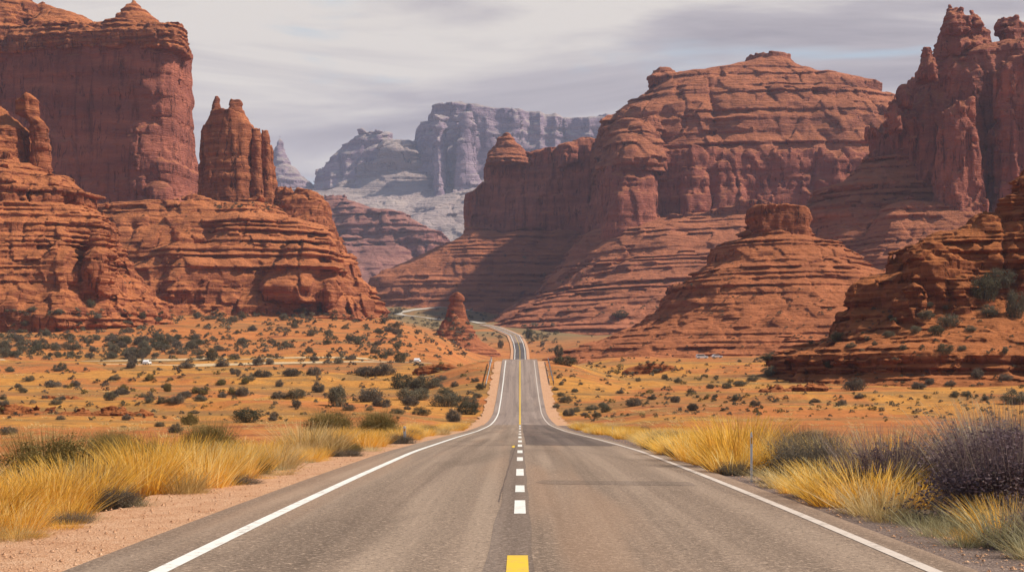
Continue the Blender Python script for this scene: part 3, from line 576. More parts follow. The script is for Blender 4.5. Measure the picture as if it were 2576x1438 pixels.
for rows, dy in (([(112, 2352, 2496), (98, 2356, 2490), (84, 2358, 2489), (72, 2362, 2484), (62, 2366, 2470), (50, 2368, 2461), (40, 2372, 2460), (33, 2380, 2452)], 0), ([(60, 2366, 2428), (44, 2368, 2430), (30, 2376, 2424), (22, 2384, 2424), (17, 2392, 2414)], -4), ([(60, 2426, 2466), (44, 2430, 2461), (36, 2436, 2458), (28, 2440, 2452)], 4), ([(116, 2508, 2600), (100, 2516, 2600), (88, 2514, 2600), (78, 2507, 2600), (60, 2508, 2598), (53, 2512, 2572), (49, 2526, 2556)], 0),
                 ([(170, 2306, 2352), (150, 2312, 2350), (134, 2318, 2344), (124, 2324, 2338)], -20), ([(240, 2254, 2292), (224, 2256, 2286), (212, 2262, 2280)], -20), ([(300, 2230, 2262), (270, 2232, 2258), (258, 2236, 2252)], -24)):
    rock(f, 'pinnacle', R_WALL, 1150, [dict(rows=rows, hd=(6, 16), p=2.5, dy=dy-28)], strata=(1.2, 3, 8, 39), col=(1.2, 6), lump=(2.6, 9), crack=(1.6, 6), sink=8, res=1.1)
rock(f, 'talus_slope', R_MESA, 1110, [
    dict(rows=[(760, 1900, 3100), (700, 1960, 3100), (640, 1990, 3100), (600, 2000, 3100), (560, 2012, 3100), (512, 2018, 3100), (506, 2024, 3100), (490, 2050, 3000), (484, 2056, 3000), (458, 2064, 3000), (450, 2086, 3000), (438, 2112, 2900), (415, 2150, 2900), (385, 2180, 2900)], hd=(40, 120), p=3.2, dy=40),
    dict(rows=[(760, 2030, 2700), (700, 2060, 2680), (650, 2104, 2640), (615, 2142, 2600), (590, 2165, 2570), (560, 2200, 2540), (530, 2226, 2500), (510, 2255, 2420), (500, 2280, 2390)], hd=(10, 105), p=2.2, dy=-46)],
    strata=(4.0, 2.5, 9, 41), smod=0.7, col=(1.2, 22), lump=(4.0, 40), crack=(2.0, 25))

f = formation('near_hillside', 'nearest dark red hillside of broken ledges, rising out of the right edge', 'hillside', 2250, 960, 360)
rock(f, 'ledges', R_NEAR, 372, [
    dict(rows=[(1005, 1890, 3300, 84), (985, 1920, 3300, 80), (965, 1935, 3300, 72), (948, 1958, 3300, 66), (942, 1968, 3300, 62), (925, 1970, 3300, 62), (896, 1961, 3300, 63), (887, 1966, 3300, 61), (880, 1990, 3300, 57), (850, 2060, 3300, 46), (838, 2076, 3300, 42), (812, 2095, 3300, 34), (795, 2103, 3300, 29), (775, 2114, 3300, 24), (742, 2124, 3300, 20), (706, 2128, 3300, 18), (700, 2136, 3300, 17), (684, 2192, 3300, 17), (676, 2240, 3300, 16), (664, 2254, 3300, 16), (645, 2258, 3300, 16), (636, 2264, 3300, 15), (612, 2288, 3300, 14), (604, 2294, 3300, 14), (590, 2322, 3300, 13), (584, 2360, 3300, 12), (566, 2422, 3300, 12), (556, 2444, 3300, 11), (535, 2470, 3300, 11), (516, 2490, 3300, 10), (490, 2512, 3300, 9), (460, 2540, 3300, 9), (445, 2548, 3300, 9), (432, 2572, 3300, 8), (415, 2600, 3300, 8), (395, 2650, 3300, 6)], hd=(8, 64), p=3.0),
    dict(rows=[(800, 2180, 2450), (720, 2262, 2446), (670, 2275, 2440), (650, 2285, 2436), (640, 2300, 2425)], hd=(5, 13), p=3, dy=-14), dict(rows=[(790, 2440, 3000), (700, 2452, 3000), (640, 2470, 3000), (620, 2490, 3000)], hd=(6, 14), p=3, dy=-8)],
    strata=(1.6, 0.45, 3.6, 43), smod=0.9, col=(1.0, 6), lump=(3.6, 15), crack=(1.6, 8), res=1.3, sink=6)

f = formation('dusky_mesa', 'low dusky purple mesa in the middle distance, between the left ridge and the long cliff', 'mesa', 960, 690, 3200)
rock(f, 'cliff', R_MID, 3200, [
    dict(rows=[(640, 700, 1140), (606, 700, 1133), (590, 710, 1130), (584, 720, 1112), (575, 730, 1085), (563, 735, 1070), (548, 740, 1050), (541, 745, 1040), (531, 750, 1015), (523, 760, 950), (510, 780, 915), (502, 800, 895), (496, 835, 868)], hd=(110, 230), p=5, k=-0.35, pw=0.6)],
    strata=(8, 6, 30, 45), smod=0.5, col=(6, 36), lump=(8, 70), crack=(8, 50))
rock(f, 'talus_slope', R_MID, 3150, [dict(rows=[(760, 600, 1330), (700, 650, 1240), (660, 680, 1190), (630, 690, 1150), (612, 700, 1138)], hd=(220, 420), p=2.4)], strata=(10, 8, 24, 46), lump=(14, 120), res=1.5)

f = formation('far_mountain', 'pale hazy blue mountain with cliff rim and cream scree slopes, farthest in the middle', 'mountain', 1150, 600, 5600)
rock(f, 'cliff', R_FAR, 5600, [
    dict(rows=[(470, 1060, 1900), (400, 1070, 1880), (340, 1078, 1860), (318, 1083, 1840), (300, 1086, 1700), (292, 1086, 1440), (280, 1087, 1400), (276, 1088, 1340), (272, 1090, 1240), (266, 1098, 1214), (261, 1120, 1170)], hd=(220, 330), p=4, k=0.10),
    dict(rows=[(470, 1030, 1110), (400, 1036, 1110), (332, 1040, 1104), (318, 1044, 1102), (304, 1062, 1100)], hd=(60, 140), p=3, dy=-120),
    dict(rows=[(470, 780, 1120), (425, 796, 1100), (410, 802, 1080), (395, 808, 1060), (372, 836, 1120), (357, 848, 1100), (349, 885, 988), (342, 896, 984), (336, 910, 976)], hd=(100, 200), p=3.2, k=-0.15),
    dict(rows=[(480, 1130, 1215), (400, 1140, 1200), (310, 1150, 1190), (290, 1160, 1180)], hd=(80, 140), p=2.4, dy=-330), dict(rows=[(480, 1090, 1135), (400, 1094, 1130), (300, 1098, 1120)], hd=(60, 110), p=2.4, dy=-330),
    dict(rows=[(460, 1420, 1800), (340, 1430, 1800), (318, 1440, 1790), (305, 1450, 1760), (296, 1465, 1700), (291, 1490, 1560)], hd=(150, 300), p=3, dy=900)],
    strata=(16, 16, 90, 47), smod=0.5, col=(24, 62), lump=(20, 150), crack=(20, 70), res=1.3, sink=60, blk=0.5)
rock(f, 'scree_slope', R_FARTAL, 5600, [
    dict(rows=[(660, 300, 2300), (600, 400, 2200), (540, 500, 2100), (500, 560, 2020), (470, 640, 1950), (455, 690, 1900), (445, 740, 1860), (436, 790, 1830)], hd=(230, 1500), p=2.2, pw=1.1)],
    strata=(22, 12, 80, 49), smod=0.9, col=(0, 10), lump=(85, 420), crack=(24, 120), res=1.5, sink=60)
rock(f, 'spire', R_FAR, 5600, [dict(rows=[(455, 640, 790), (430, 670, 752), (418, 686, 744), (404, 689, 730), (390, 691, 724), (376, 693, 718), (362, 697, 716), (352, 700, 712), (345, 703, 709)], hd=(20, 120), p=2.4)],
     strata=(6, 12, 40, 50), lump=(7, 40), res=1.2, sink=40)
build_rocks()

# ------------------------------------------------------------------ small rock ledges on the flats
for px, py, Y, bods, lab in (
    (45, 1050, 186, [[(1056, 4, 88), (1046, 2, 86), (1041, 8, 78), (1039, 14, 66)], [(1062, 76, 146), (1054, 78, 142), (1047, 84, 132)]], 'low dark red ledge leftmost on the orange flat behind the yellow grass'),
    (210, 1053, 186, [[(1060, 150, 266), (1052, 152, 264), (1045, 164, 256)], [(1052, 255, 330), (1040, 257, 326), (1035, 266, 312)]], 'broken dark red ledge in two steps, right of the leftmost low ledge'),
    (362, 1052, 186, [[(1056, 340, 384), (1046, 342, 380), (1038, 348, 366)]], 'small dark red boulder ledge, smallest of the ledges behind the left grass'),
    (150, 1010, 250, [[(1014, 76, 224), (1006, 80, 222), (1000, 90, 214), (997, 110, 190)]], 'long flat dark red ledge above the other low ledges on the left flat'),
    (1115, 945, 405, [[(948, 1036, 1196), (940, 1042, 1190), (934, 1060, 1150), (928, 1078, 1136)], [(946, 1150, 1190), (932, 1154, 1180)]], 'dark red rock ledge left of the road, below the pale dirt track'),
    (1650, 948, 405, [[(952, 1562, 1738), (944, 1564, 1732), (940, 1570, 1720), (935, 1586, 1700), (929, 1604, 1690), (924, 1622, 1660)]], 'dark red rock ledge on the yellow flat right of the road'),
    (2040, 1005, 290, [[(1012, 1910, 2000), (1004, 1914, 1990), (1000, 1930, 1970)], [(1000, 1990, 2080), (994, 2000, 2070)]], 'thin orange ledge at the foot of the nearest dark hillside')):
    f = formation('rock_ledge', lab, 'rock ledge', px, py, Y)
    g0 = ground_z(f.location.x, Y); zc = (HY-max(r[0][0] for r in bods))/F_PX*Y; off = (zc-(g0-0.25))*F_PX/Y
    rock(f, 'rock_ledge', R_NEAR, Y, [dict(rows=[(p+off, l, r) for p, l, r in b], hd=(1.2, 2.6), p=3, dy=(i*0.7)) for i, b in enumerate(bods)], strata=(0.45, 0.3, 0.9, 51), smod=0.6, lump=(0.5, 2.2), crack=(0.35, 1.6), sink=1.0, res=0.9)
    build_rocks(); ch = f.children[0]; ch.parent = None; ch.location = f.location
    for k_ in ('label', 'category'): ch[k_] = f[k_]
    bpy.data.objects.remove(f)

# ------------------------------------------------------------------ plants
def leaf_mat(name, stops, trans=0.25, vary=0.24):
    m, t, b = material(name); at_ = t.new('ShaderNodeAttribute', attribute_name='tint'); r = t.sep(at_.outputs['Color'])
    oi = t.new('ShaderNodeObjectInfo').outputs['Random']
    f = t.math('ADD', r[0], t.math('MULTIPLY_ADD', oi, vary, -vary*0.5), clamp=True)
    col = t.ramp(f, stops); t.put(b.inputs['Base Color'], col); b.inputs['Roughness'].default_value = 0.8
    tr = t.new('ShaderNodeBsdfTranslucent'); t.put(tr.inputs[0], col); mx = t.new('ShaderNodeMixShader'); mx.inputs[0].default_value = trans
    t.l.new(b.outputs[0], mx.inputs[1]); t.l.new(tr.outputs[0], mx.inputs[2]); t.l.new(mx.outputs[0], t.n['Material Output'].inputs[0]); return m
L_SAGE = leaf_mat('sage_leaves', [(0.1, (0.095, 0.082, 0.050)), (0.5, (0.165, 0.145, 0.092)), (0.9, (0.24, 0.21, 0.14))])
L_GREY = leaf_mat('grey_brush', [(0.1, (0.085, 0.068, 0.050)), (0.5, (0.165, 0.135, 0.098)), (0.9, (0.26, 0.21, 0.15))])
L_DARK = leaf_mat('dark_juniper_leaves', [(0.1, (0.065, 0.060, 0.034)), (0.5, (0.120, 0.106, 0.060)), (0.9, (0.185, 0.160, 0.092))])
L_OLIVE = leaf_mat('olive_brush', [(0.1, (0.105, 0.080, 0.026)), (0.5, (0.200, 0.150, 0.050)), (0.9, (0.32, 0.24, 0.085))])
L_PURP = leaf_mat('purple_brush', [(0.05, (0.095, 0.062, 0.070)), (0.5, (0.190, 0.130, 0.140)), (0.8, (0.29, 0.215, 0.195)), (0.95, (0.50, 0.42, 0.27))])
L_GOLD = leaf_mat('golden_grass', [(0.05, (0.46, 0.25, 0.050)), (0.3, (0.82, 0.46, 0.065)), (0.7, (0.93, 0.58, 0.105)), (0.94, (0.94, 0.74, 0.32))], 0.5, 0.6)
L_STRAW = leaf_mat('straw_grass', [(0.05, (0.40, 0.27, 0.10)), (0.5, (0.66, 0.46, 0.18)), (0.95, (0.80, 0.64, 0.36))], 0.45, 0.6)
L_PALE = leaf_mat('pale_green_grass', [(0.05, (0.22, 0.18, 0.08)), (0.5, (0.42, 0.37, 0.19)), (0.95, (0.66, 0.60, 0.38))], 0.3)
WOOD, t_, b_ = material('dry_wood'); b_.inputs['Base Color'].default_value = (0.10, 0.075, 0.055, 1)

def leaves(seed, n, size, clumps, flat=0.7, spread=0.17, dome=1.0):
    """leaf quads gathered in clumps over a rounded crown, about one unit wide; returns verts, quads, tints"""
    r = np.random.RandomState(seed)
    a = r.rand(clumps)*2*math.pi; rad = np.sqrt(r.rand(clumps))*0.42; h = np.sqrt(np.clip(1-(rad/0.5)**2, 0.05, 1))*flat*dome*r.uniform(0.35, 1.0, clumps)
    cc = np.stack([rad*np.cos(a), rad*np.sin(a), h*0.82], 1); ct = r.rand(clumps); cs = r.uniform(0.6, 1.25, clumps)
    k = r.randint(0, clumps, n); d = r.normal(size=(n, 3)); d /= np.linalg.norm(d, axis=1)[:, None]; d *= (r.rand(n)**0.45)[:, None]*(spread*cs[k])[:, None]; d[:, 2] *= 0.8
    p = cc[k]+d; p[:, 2] = np.maximum(p[:, 2], 0.01+0.03*r.rand(n))
    u = r.normal(size=(n, 3)); u /= np.linalg.norm(u, axis=1)[:, None]; w_ = np.cross(u, r.normal(size=(n, 3))); w_ /= np.linalg.norm(w_, axis=1)[:, None]
    s = size*r.uniform(0.6, 1.4, n)[:, None]; u = u*s; w_ = w_*s*0.55
    v = np.stack([p-u, p-w_, p+u, p+w_], 1).reshape(-1, 3); q = np.arange(4*n).reshape(-1, 4)
    tt = np.clip(0.62*ct[k]+0.38*r.rand(n), 0, 1)
    return v, q, np.repeat(tt, 4)
def blades(seed, n, h, rbase, lean, wid, seg=3, hv=0.45, droop=0.35, tone=(0.0, 1.0)):
    """thin bent blades or twigs rising from a small base"""
    r = np.random.RandomState(seed); a = r.rand(n)*2*math.pi; rr = np.sqrt(r.rand(n))*rbase
    b = np.stack([rr*np.cos(a), rr*np.sin(a), np.full(n, -0.03)], 1)
    a2 = a+r.normal(size=n)*0.7; le = lean*(0.15+0.85*r.rand(n))*(0.5+rr/max(rbase, 1e-3)*0.6)
    hh = h*(1-hv*r.rand(n)**1.5); V = []
    side = np.stack([-np.sin(a2+r.normal(size=n)*0.9), np.cos(a2+r.normal(size=n)*0.9), np.zeros(n)], 1)
    for i in range(seg+1):
        u = i/seg; out = le*hh*(u+droop*u*u); up = hh*(u-droop*0.35*le*u*u)
        c = b+np.stack([np.cos(a2)*out, np.sin(a2)*out, up], 1); ww = wid*(1-0.86*u)*0.5
        V += [c-side*ww, c+side*ww]
    V = np.stack(V, 1); q = []
    for i in range(seg): q.append(np.array([2*i, 2*i+1, 2*i+3, 2*i+2]))
    q = (np.arange(n)[:, None, None]*(2*(seg+1))+np.array(q)[None]).reshape(-1, 4)
    tt = tone[0]+(tone[1]-tone[0])*r.rand(n); tt = np.repeat(tt, 2*(seg+1))
    return V.reshape(-1, 3), q, tt
def join(parts):
    v, q, tt, o = [], [], [], 0
    for a, b, c in parts: v.append(a); q.append(b+o); tt.append(c); o += len(a)
    return np.concatenate(v), np.concatenate(q), np.concatenate(tt)
def plant_mesh(name, parts, mat):
    v, q, tt = join(parts); me = mesh_np(name, v, q, mat, smooth=False); col_attr(me, np.stack([tt, tt, tt, np.ones(len(tt))], 1)); return me
def stems(seed, n=9, h=0.5):
    return plant_mesh('stem', [blades(seed, n, h, 0.05, 0.9, 0.035, 3, 0.4, 0.2)], WOOD)

SHRUBS = {}; TOP = {}
for kind, mat, flat, dome in (('sage', L_SAGE, 0.72, 1.0), ('grey', L_GREY, 0.55, 1.0), ('dark', L_DARK, 0.85, 1.0), ('olive', L_OLIVE, 0.5, 1.0)):
    SHRUBS[kind] = [(plant_mesh('foliage', [leaves(100+i*7+len(kind), 3600, 0.020, 38+5*i, flat, 0.15, dome), blades(170+i, 220, 0.5*flat+0.12, 0.28, 0.75, 0.012, 3, 0.5, 0.2)], mat), stems(i, 10, 0.4)) for i in range(4)]
for kind in SHRUBS: TOP[kind] = [np.percentile([c.co.z for c in fo.vertices], 99) for fo, st in SHRUBS[kind]]
def shrub(name, label, cat, group, kind, p, wd, hk=1.0, parts=True, i=None):
    i = rnd.randrange(4) if i is None else i; fo, st = SHRUBS[kind][i]; rz = rnd.uniform(0, 6.28); st_ = rnd.uniform(0.85, 1.35); sc = (wd*st_, wd*rnd.uniform(0.8, 1.1), wd*hk*rnd.uniform(0.7, 1.1)/TOP[kind][i])
    if parts:
        o = empty(name, p); o.rotation_euler.z = rz; o.scale = sc; link('foliage', fo, o); link('stem', st, o)
    else:
        o = link(name, fo, None, p); o.rotation_euler.z = rz; o.scale = sc
    return tag(o, label, cat, group)

bpy.context.view_layer.update(); DG = bpy.context.evaluated_depsgraph_get()
def cast(px, py):
    d = Vector(((px-CX)/F_PX, 1.0, (HY-py)/F_PX)).normalized(); h, p, n, i, o, m_ = S.ray_cast(DG, d*6.0, d)
    return (p, n, o.name) if h else None
# shrubs one can point to: place of the foot in the photograph, width, kind
PICK = []
def zone(label, group, items):
    for it in items: PICK.append((label, group, it))
zone('rounded grey-green shrub on the orange and yellow flat left of the road', 'shrubs on the left flat', [
    (75, 957, 28), (132, 974, 40, 'grey'), (275, 1007, 36), (305, 992, 48, 'grey'), (359, 999, 24), (374, 1012, 22), (416, 1012, 30), (448, 1014, 42, 'grey'), (468, 997, 36, 'grey'), (503, 1009, 42), (503, 986, 28), (291, 955, 28), (626, 957, 26), (8, 1004, 20),
    (19, 1093, 44, 'grey'), (310, 1078, 20), (402, 1073, 28), (476, 1068, 44, 'olive'), (442, 1088, 46, 'grey'), (745, 1000, 48), (800, 986, 42, 'grey'), (700, 1002, 40, 'grey'), (660, 948, 42, 'grey'), (735, 946, 48, 'grey'), (790, 944, 40, 'grey'), (920, 944, 56, 'grey'), (965, 942, 60, 'grey'), (190, 972, 26, 'grey'), (45, 975, 22, 'grey'), (560, 1000, 26, 'grey'), (610, 995, 36, 'grey'), (470, 925, 40, 'grey'), (330, 925, 30, 'grey'), (560, 922, 44, 'grey'), (25, 935, 26), (150, 932, 24, 'grey'), (650, 918, 36, 'grey')])
zone('dark grey-green shrub in the thick clusters beside the left shoulder of the road', 'clustered shrubs by the left shoulder', [
    (1014, 977, 58, 'dark'), (1048, 982, 40), (1074, 978, 56), (1119, 989, 28, 'dark'), (1026, 1006, 50), (1059, 1006, 38), (1122, 1022, 50), (1150, 1010, 30), (1060, 1044, 40, 'dark'), (1184, 1024, 38), (1178, 1042, 42, 'dark'), (1208, 980, 24, 'dark'), (1000, 1040, 30), (1140, 1060, 36, 'grey'), (1200, 1000, 24), (1195, 960, 16), (1030, 1020, 40, 'grey'), (930, 1010, 60, 'grey'), (960, 1022, 44, 'grey')])
zone('small grey-green shrub beside the right shoulder of the uphill road', 'shrubs by the right shoulder', [
    (1397, 981, 18), (1421, 1012, 34), (1410, 996, 20), (1445, 1036, 28), (1445, 985, 14), (1490, 1030, 32), (1523, 1036, 34, 'dark'), (1502, 1051, 26), (1517, 1024, 24), (1403, 951, 12), (1430, 1046, 26, 'grey'), (1412, 968, 16), (1400, 1025, 22), (1461, 967, 16), (1470, 1046, 24, 'grey'), (1396, 940, 10)])
zone('small shrub dotted on the yellow flat right of the road', 'shrubs on the right flat', [
    (1605, 959, 16), (1672, 953, 18), (1705, 963, 22), (1737, 987, 20, 'dark'), (1787, 977, 22), (1827, 977, 30), (1859, 971, 28), (1894, 958, 28), (1938, 943, 44), (1799, 999, 14), (1755, 999, 12), (1743, 1032, 28, 'grey'), (1504, 981, 12), (1446, 986, 16), (1629, 912, 12), (1860, 910, 12), (1594, 1021, 44, 'grey'), (1640, 1005, 24, 'grey'), (1560, 990, 20, 'grey'), (1700, 1012, 30, 'grey'), (1850, 1006, 22), (1900, 1020, 24, 'grey'), (1650, 935, 20, 'grey'), (1540, 935, 14)])
zone('round grey-green bush on the nearest dark hillside', 'bushes on the near hillside', [
    (2328, 800, 46), (2302, 836, 36), (2387, 818, 54), (2355, 841, 44, 'dark'), (2441, 832, 38), (2489, 793, 50), (2109, 857, 46, 'dark'), (2141, 873, 30), (2236, 846, 32), (2182, 855, 20), (2273, 878, 24), (2380, 777, 22), (2086, 923, 34, 'dark'), (2378, 887, 46, 'dark'), (2528, 887, 22), (2200, 868, 18), (2420, 880, 24), (2340, 770, 20), (2240, 800, 16)])
zone('rounded grey bush on the orange sand below the near hillside', 'bushes below the near hillside', [
    (2309, 978, 46, 'grey'), (2460, 950, 36, 'grey'), (2150, 982, 46, 'grey'), (2403, 996, 22), (2430, 994, 26), (2271, 963, 12, 'dark'), (2163, 1000, 28, 'grey'), (2391, 969, 30, 'grey'), (2340, 965, 30, 'grey'), (2530, 955, 30, 'grey'), (2050, 1012, 26, 'grey'), (2120, 1020, 30, 'grey'), (2480, 1005, 24, 'grey')])
SINGLES = [
    ('lone dark round juniper bush beside the pale track on the left flat', (533, 905, 36, 'dark', 0.85)), ('dark juniper bush by the white car, at the right end of the left track', (1008, 912, 28, 'dark', 0.9)),
    ('big spreading shrub with a pointed top on the left slope above the white car', (364, 890, 44, 'sage', 1.1)), ('bright green small bush among the grey shrubs of the left flat', (421, 985, 22, 'olive', 1.0)),
    ('small dark tree just right of the road where it meets the crest', (1406, 897, 22, 'dark', 1.3)), ('wide low dark bush under the small tree at the crest', (1418, 917, 62, 'dark', 0.5)),
    ('large grey-green shrub standing alone in the middle of the left flat', (850, 1022, 68, 'sage', 0.85)), ('wide dark shrub behind the grass, midway along the left flat', (618, 1062, 74, 'dark', 0.7)),
    ('largest bush on the near hillside, filling a hollow below the upper ledges', (2478, 752, 84, 'dark', 0.85)), ('bush above the largest one in the hollow of the near hillside', (2519, 720, 62, 'sage', 0.8)),
    ('round bush cut by the right edge of the picture on the near hillside', (2556, 798, 62, 'sage', 1.1)), ('large round bush at the right edge below the near hillside', (2551, 1016, 74, 'sage', 0.7)),
    ('dark green bush on the far bank left of the near hillside', (1935, 903, 60, 'dark', 0.4)), ('dark bush at the inside of the far road bend', (1330, 850, 30, 'dark', 1.1)), ('shrub left of the far road where it climbs', (1259, 875, 22, 'sage', 1.0)),
    ('single dark bush on the foot of the terraced outcrop at the left', (228, 772, 26, 'dark', 0.9)), ('grey bush on the lower terraces of the banded mesa', (1562, 796, 40, 'dark', 0.5))]
placed = []
for label, group, it in PICK:
    h = cast(it[0], it[1])
    if h: placed.append((label, group, it[3] if len(it) > 3 else 'sage', h[0], it[2]*(1.3 if 'clustered' in group else 1.05)/F_PX*h[0].y, rnd.uniform(0.50, 0.66), True))
for label, it in SINGLES:
    h = cast(it[0], it[1])
    if h: placed.append((label, None, it[3], h[0], it[2]/F_PX*h[0].y, it[4], True))
# shrubs scattered over the slopes: where the photograph has them thick
scat = []
def scatter(n, x0, x1, y0, y1, w0, w1, label, group, clump=0.0, kinds=('sage', 'sage', 'grey', 'dark')):
    for _ in range(n*6):
        if n <= 0: break
        px, py = rnd.uniform(x0, x1), rnd.uniform(y0, y1)
        if clump and TAB[int(px/17) % 64, int(py/7) % 64, 5] < clump: continue
        h = cast(px, py)
        if not h or h[0].y > 2600 or h[1].z < 0.25: continue
        if abs(h[0].x-float(road_x(h[0].y))) < 8.5: continue
        scat.append((label, group, rnd.choice(kinds), h[0], rnd.uniform(w0, w1)*rnd.uniform(0.6, 1.3)/F_PX*h[0].y, rnd.uniform(0.5, 0.75), h[2])); n -= 1
scatter(760, -20, 1010, 782, 905, 10, 24, 'grey-green shrub scattered on the orange slope below the left rocks', 'shrubs on the left slope', 0.22)
scatter(130, 960, 1190, 800, 900, 9, 18, 'grey-green shrub scattered on the orange slope below the left rocks', 'shrubs on the left slope', 0.2)
scatter(60, -20, 560, 850, 900, 24, 40, 'grey-green shrub scattered on the orange slope below the left rocks', 'shrubs on the left slope', 0.3)
scatter(110, 980, 1260, 775, 870, 6, 13, 'small shrub on the dull green valley floor around the little butte', 'shrubs around the little butte', 0.1)
scatter(50, 1310, 1400, 815, 890, 8, 20, 'shrub on the bank right of the far road bend', 'shrubs by the far bend', 0.0)
scatter(180, 1400, 2100, 700, 900, 4, 9, 'tiny shrub on the ledges of the striped butte', 'shrubs on the striped butte', 0.2)
scatter(70, 1260, 1900, 640, 815, 4, 9, 'tiny shrub on the lower terraces of the banded mesa', 'shrubs on the banded mesa', 0.2)
scatter(50, 540, 720, 512, 530, 5, 10, 'shrub at the foot of the fluted tower on the left ridge', 'shrubs under the fluted tower', 0.0)
scatter(420, -20, 1215, 900, 1060, 6, 24, 'small low shrub on the flat left of the road', 'small shrubs on the left flat', 0.3, ('grey', 'grey', 'sage', 'olive'))
scatter(260, 1405, 1960, 900, 1050, 5, 18, 'tiny low shrub on the yellow flat right of the road', 'tiny shrubs on the right flat', 0.3, ('grey', 'sage', 'olive'))
scatter(150, 1940, 2576, 780, 1040, 5, 16, 'tiny shrub on or below the nearest dark hillside', 'tiny shrubs on the near hillside', 0.2, ('grey', 'sage', 'dark'))
scatter(170, 1405, 2576, 990, 1062, 6, 18, 'tiny low shrub on the orange soil behind the right grass', 'tiny shrubs behind the right grass', 0.25, ('grey', 'sage', 'olive'))
scatter(60, 300, 960, 540, 780, 4, 9, 'tiny shrub on the terraces of the left ridge', 'shrubs on the left terraces', 0.2)
for label, group, kind, p, wd, hk, par in placed: shrub('desert_shrub', label, 'shrub', group, kind, p-Vector((0, 0, 0.04*wd)), wd, hk, True)
scat.sort(key=lambda s_: -s_[4]/s_[3].y)
keep = max(0, 296-len(placed)); rest = scat[keep:]
for label, group, kind, p, wd, hk, on in scat[:keep]: shrub('desert_shrub', label, 'shrub', group, kind, p-Vector((0, 0, 0.04*wd)), wd, hk, False)
far_leaf = [leaves(900+i, 170, 0.075, 9, 0.75, 0.2) for i in range(5)]
pv = {}
for label, group, kind, p, wd, hk, on in rest:
    v, q_, tt = far_leaf[rnd.randrange(5)]; a = rnd.uniform(0, 6.28); ca, sa = math.cos(a), math.sin(a); tone = rnd.uniform(-0.2, 0.3)
    pv.setdefault(kind, []).append((np.stack([(v[:, 0]*ca-v[:, 1]*sa)*wd+p.x, (v[:, 0]*sa+v[:, 1]*ca)*wd+p.y, v[:, 2]*wd*hk*1.5+p.z-0.03*wd], 1), q_, np.clip(tt*0.8+tone, 0, 1)))
for kind, lab in (('sage', 'tiny far grey-green shrubs speckling the slopes and terraces'), ('grey', 'tiny far brownish grey shrubs speckling the slopes and flats'), ('dark', 'tiny far dark shrubs speckling the slopes and terraces'), ('olive', 'tiny olive shrubs speckling the flats')):
    tag(link('distant_scrub', plant_mesh('distant_scrub', pv[kind], {'sage': L_SAGE, 'grey': L_GREY, 'dark': L_DARK, 'olive': L_OLIVE}[kind])), lab, 'scrub', kind='stuff')

# grass along the road
def grass_parts(seed, n, h, rb, lean, wid): return [blades(seed, n, h, rb, lean, wid, 3, 0.55, 0.5, (0.05, 0.95))]
GOLD = [plant_mesh('grass_clump', grass_parts(300+i, 640, 1.0, 0.34, 0.66, 0.017), L_GOLD) for i in range(5)]
STRAW = [plant_mesh('grass_clump', grass_parts(320+i, 520, 1.0, 0.34, 0.82, 0.017), L_STRAW) for i in range(3)]
PALE = [plant_mesh('grass_clump', grass_parts(340+i, 420, 1.0, 0.22, 0.85, 0.015), L_PALE) for i in range(2)]
def clump(label, group, kind, x, y, h, wk=1.0, i=None):
    me = rnd.choice({'gold': GOLD, 'straw': STRAW, 'pale': PALE}[kind]) if i is None else {'gold': GOLD, 'straw': STRAW, 'pale': PALE}[kind][i]
    o = link('grass_clump', me, None, (x, y, ground_z(x, y)+0.01)); o.rotation_euler.z = rnd.uniform(0, 6.28); o.scale = (h*wk, h*wk, h)
    return tag(o, label, 'grass', group)
def lbase(y): return float(np.interp(y, [12, 18, 30, 53, 100, 170], [-6.6, -6.35, -6.0, -5.55, -5.3, -5.6]))
def rbase(y): return float(np.interp(y, [12, 16, 22, 30, 60, 100, 170], [5.3, 5.3, 5.2, 5.15, 5.2, 5.3, 5.6]))
GL = 'golden grass clump in the thick band along the left shoulder'
y = 15.0
while y < 60:
    for k in range(4 if y < 45 else 3):
        if float(vnoise(lbase(y)*0.2+k*1.7+3, y*0.42, 7.0)) < 0.27: continue
        xx = lbase(y)-0.35-k*rnd.uniform(0.55, 0.9)-rnd.uniform(0, 0.35); hh = rnd.uniform(0.55, 1.0)*(1.0 if k else 0.80)*(1+0.004*y)*(0.55+0.9*float(vnoise(xx*0.45, y*0.28, 2.0)))
        kind = 'straw' if rnd.random() < 0.36 else 'gold'
        clump(GL if kind == 'gold' else 'straw-coloured grass clump in the thick band along the left shoulder', 'grass clumps along the left shoulder', kind, xx, y+rnd.uniform(-0.4, 0.4), hh, rnd.uniform(1.0, 1.35))
    y *= 1.058; y += 0.18
for _ in range(60):
    y = 60*(160/60)**rnd.random(); clump('yellow grass tuft farther up the left shoulder', 'far grass tufts along the left shoulder', rnd.choice(['gold', 'gold', 'straw']), lbase(y)-rnd.random()**1.5*5.0-0.2, y, rnd.uniform(0.5, 0.95), 1.5)
for _ in range(105):
    y = 44*(165/44)**rnd.random(); clump('yellow grass tuft farther up the right shoulder', 'far grass tufts along the right shoulder', rnd.choice(['gold', 'straw', 'gold']), rbase(y)+rnd.random()**1.4*5.0+0.2, y, rnd.uniform(0.5, 0.95), 1.5)
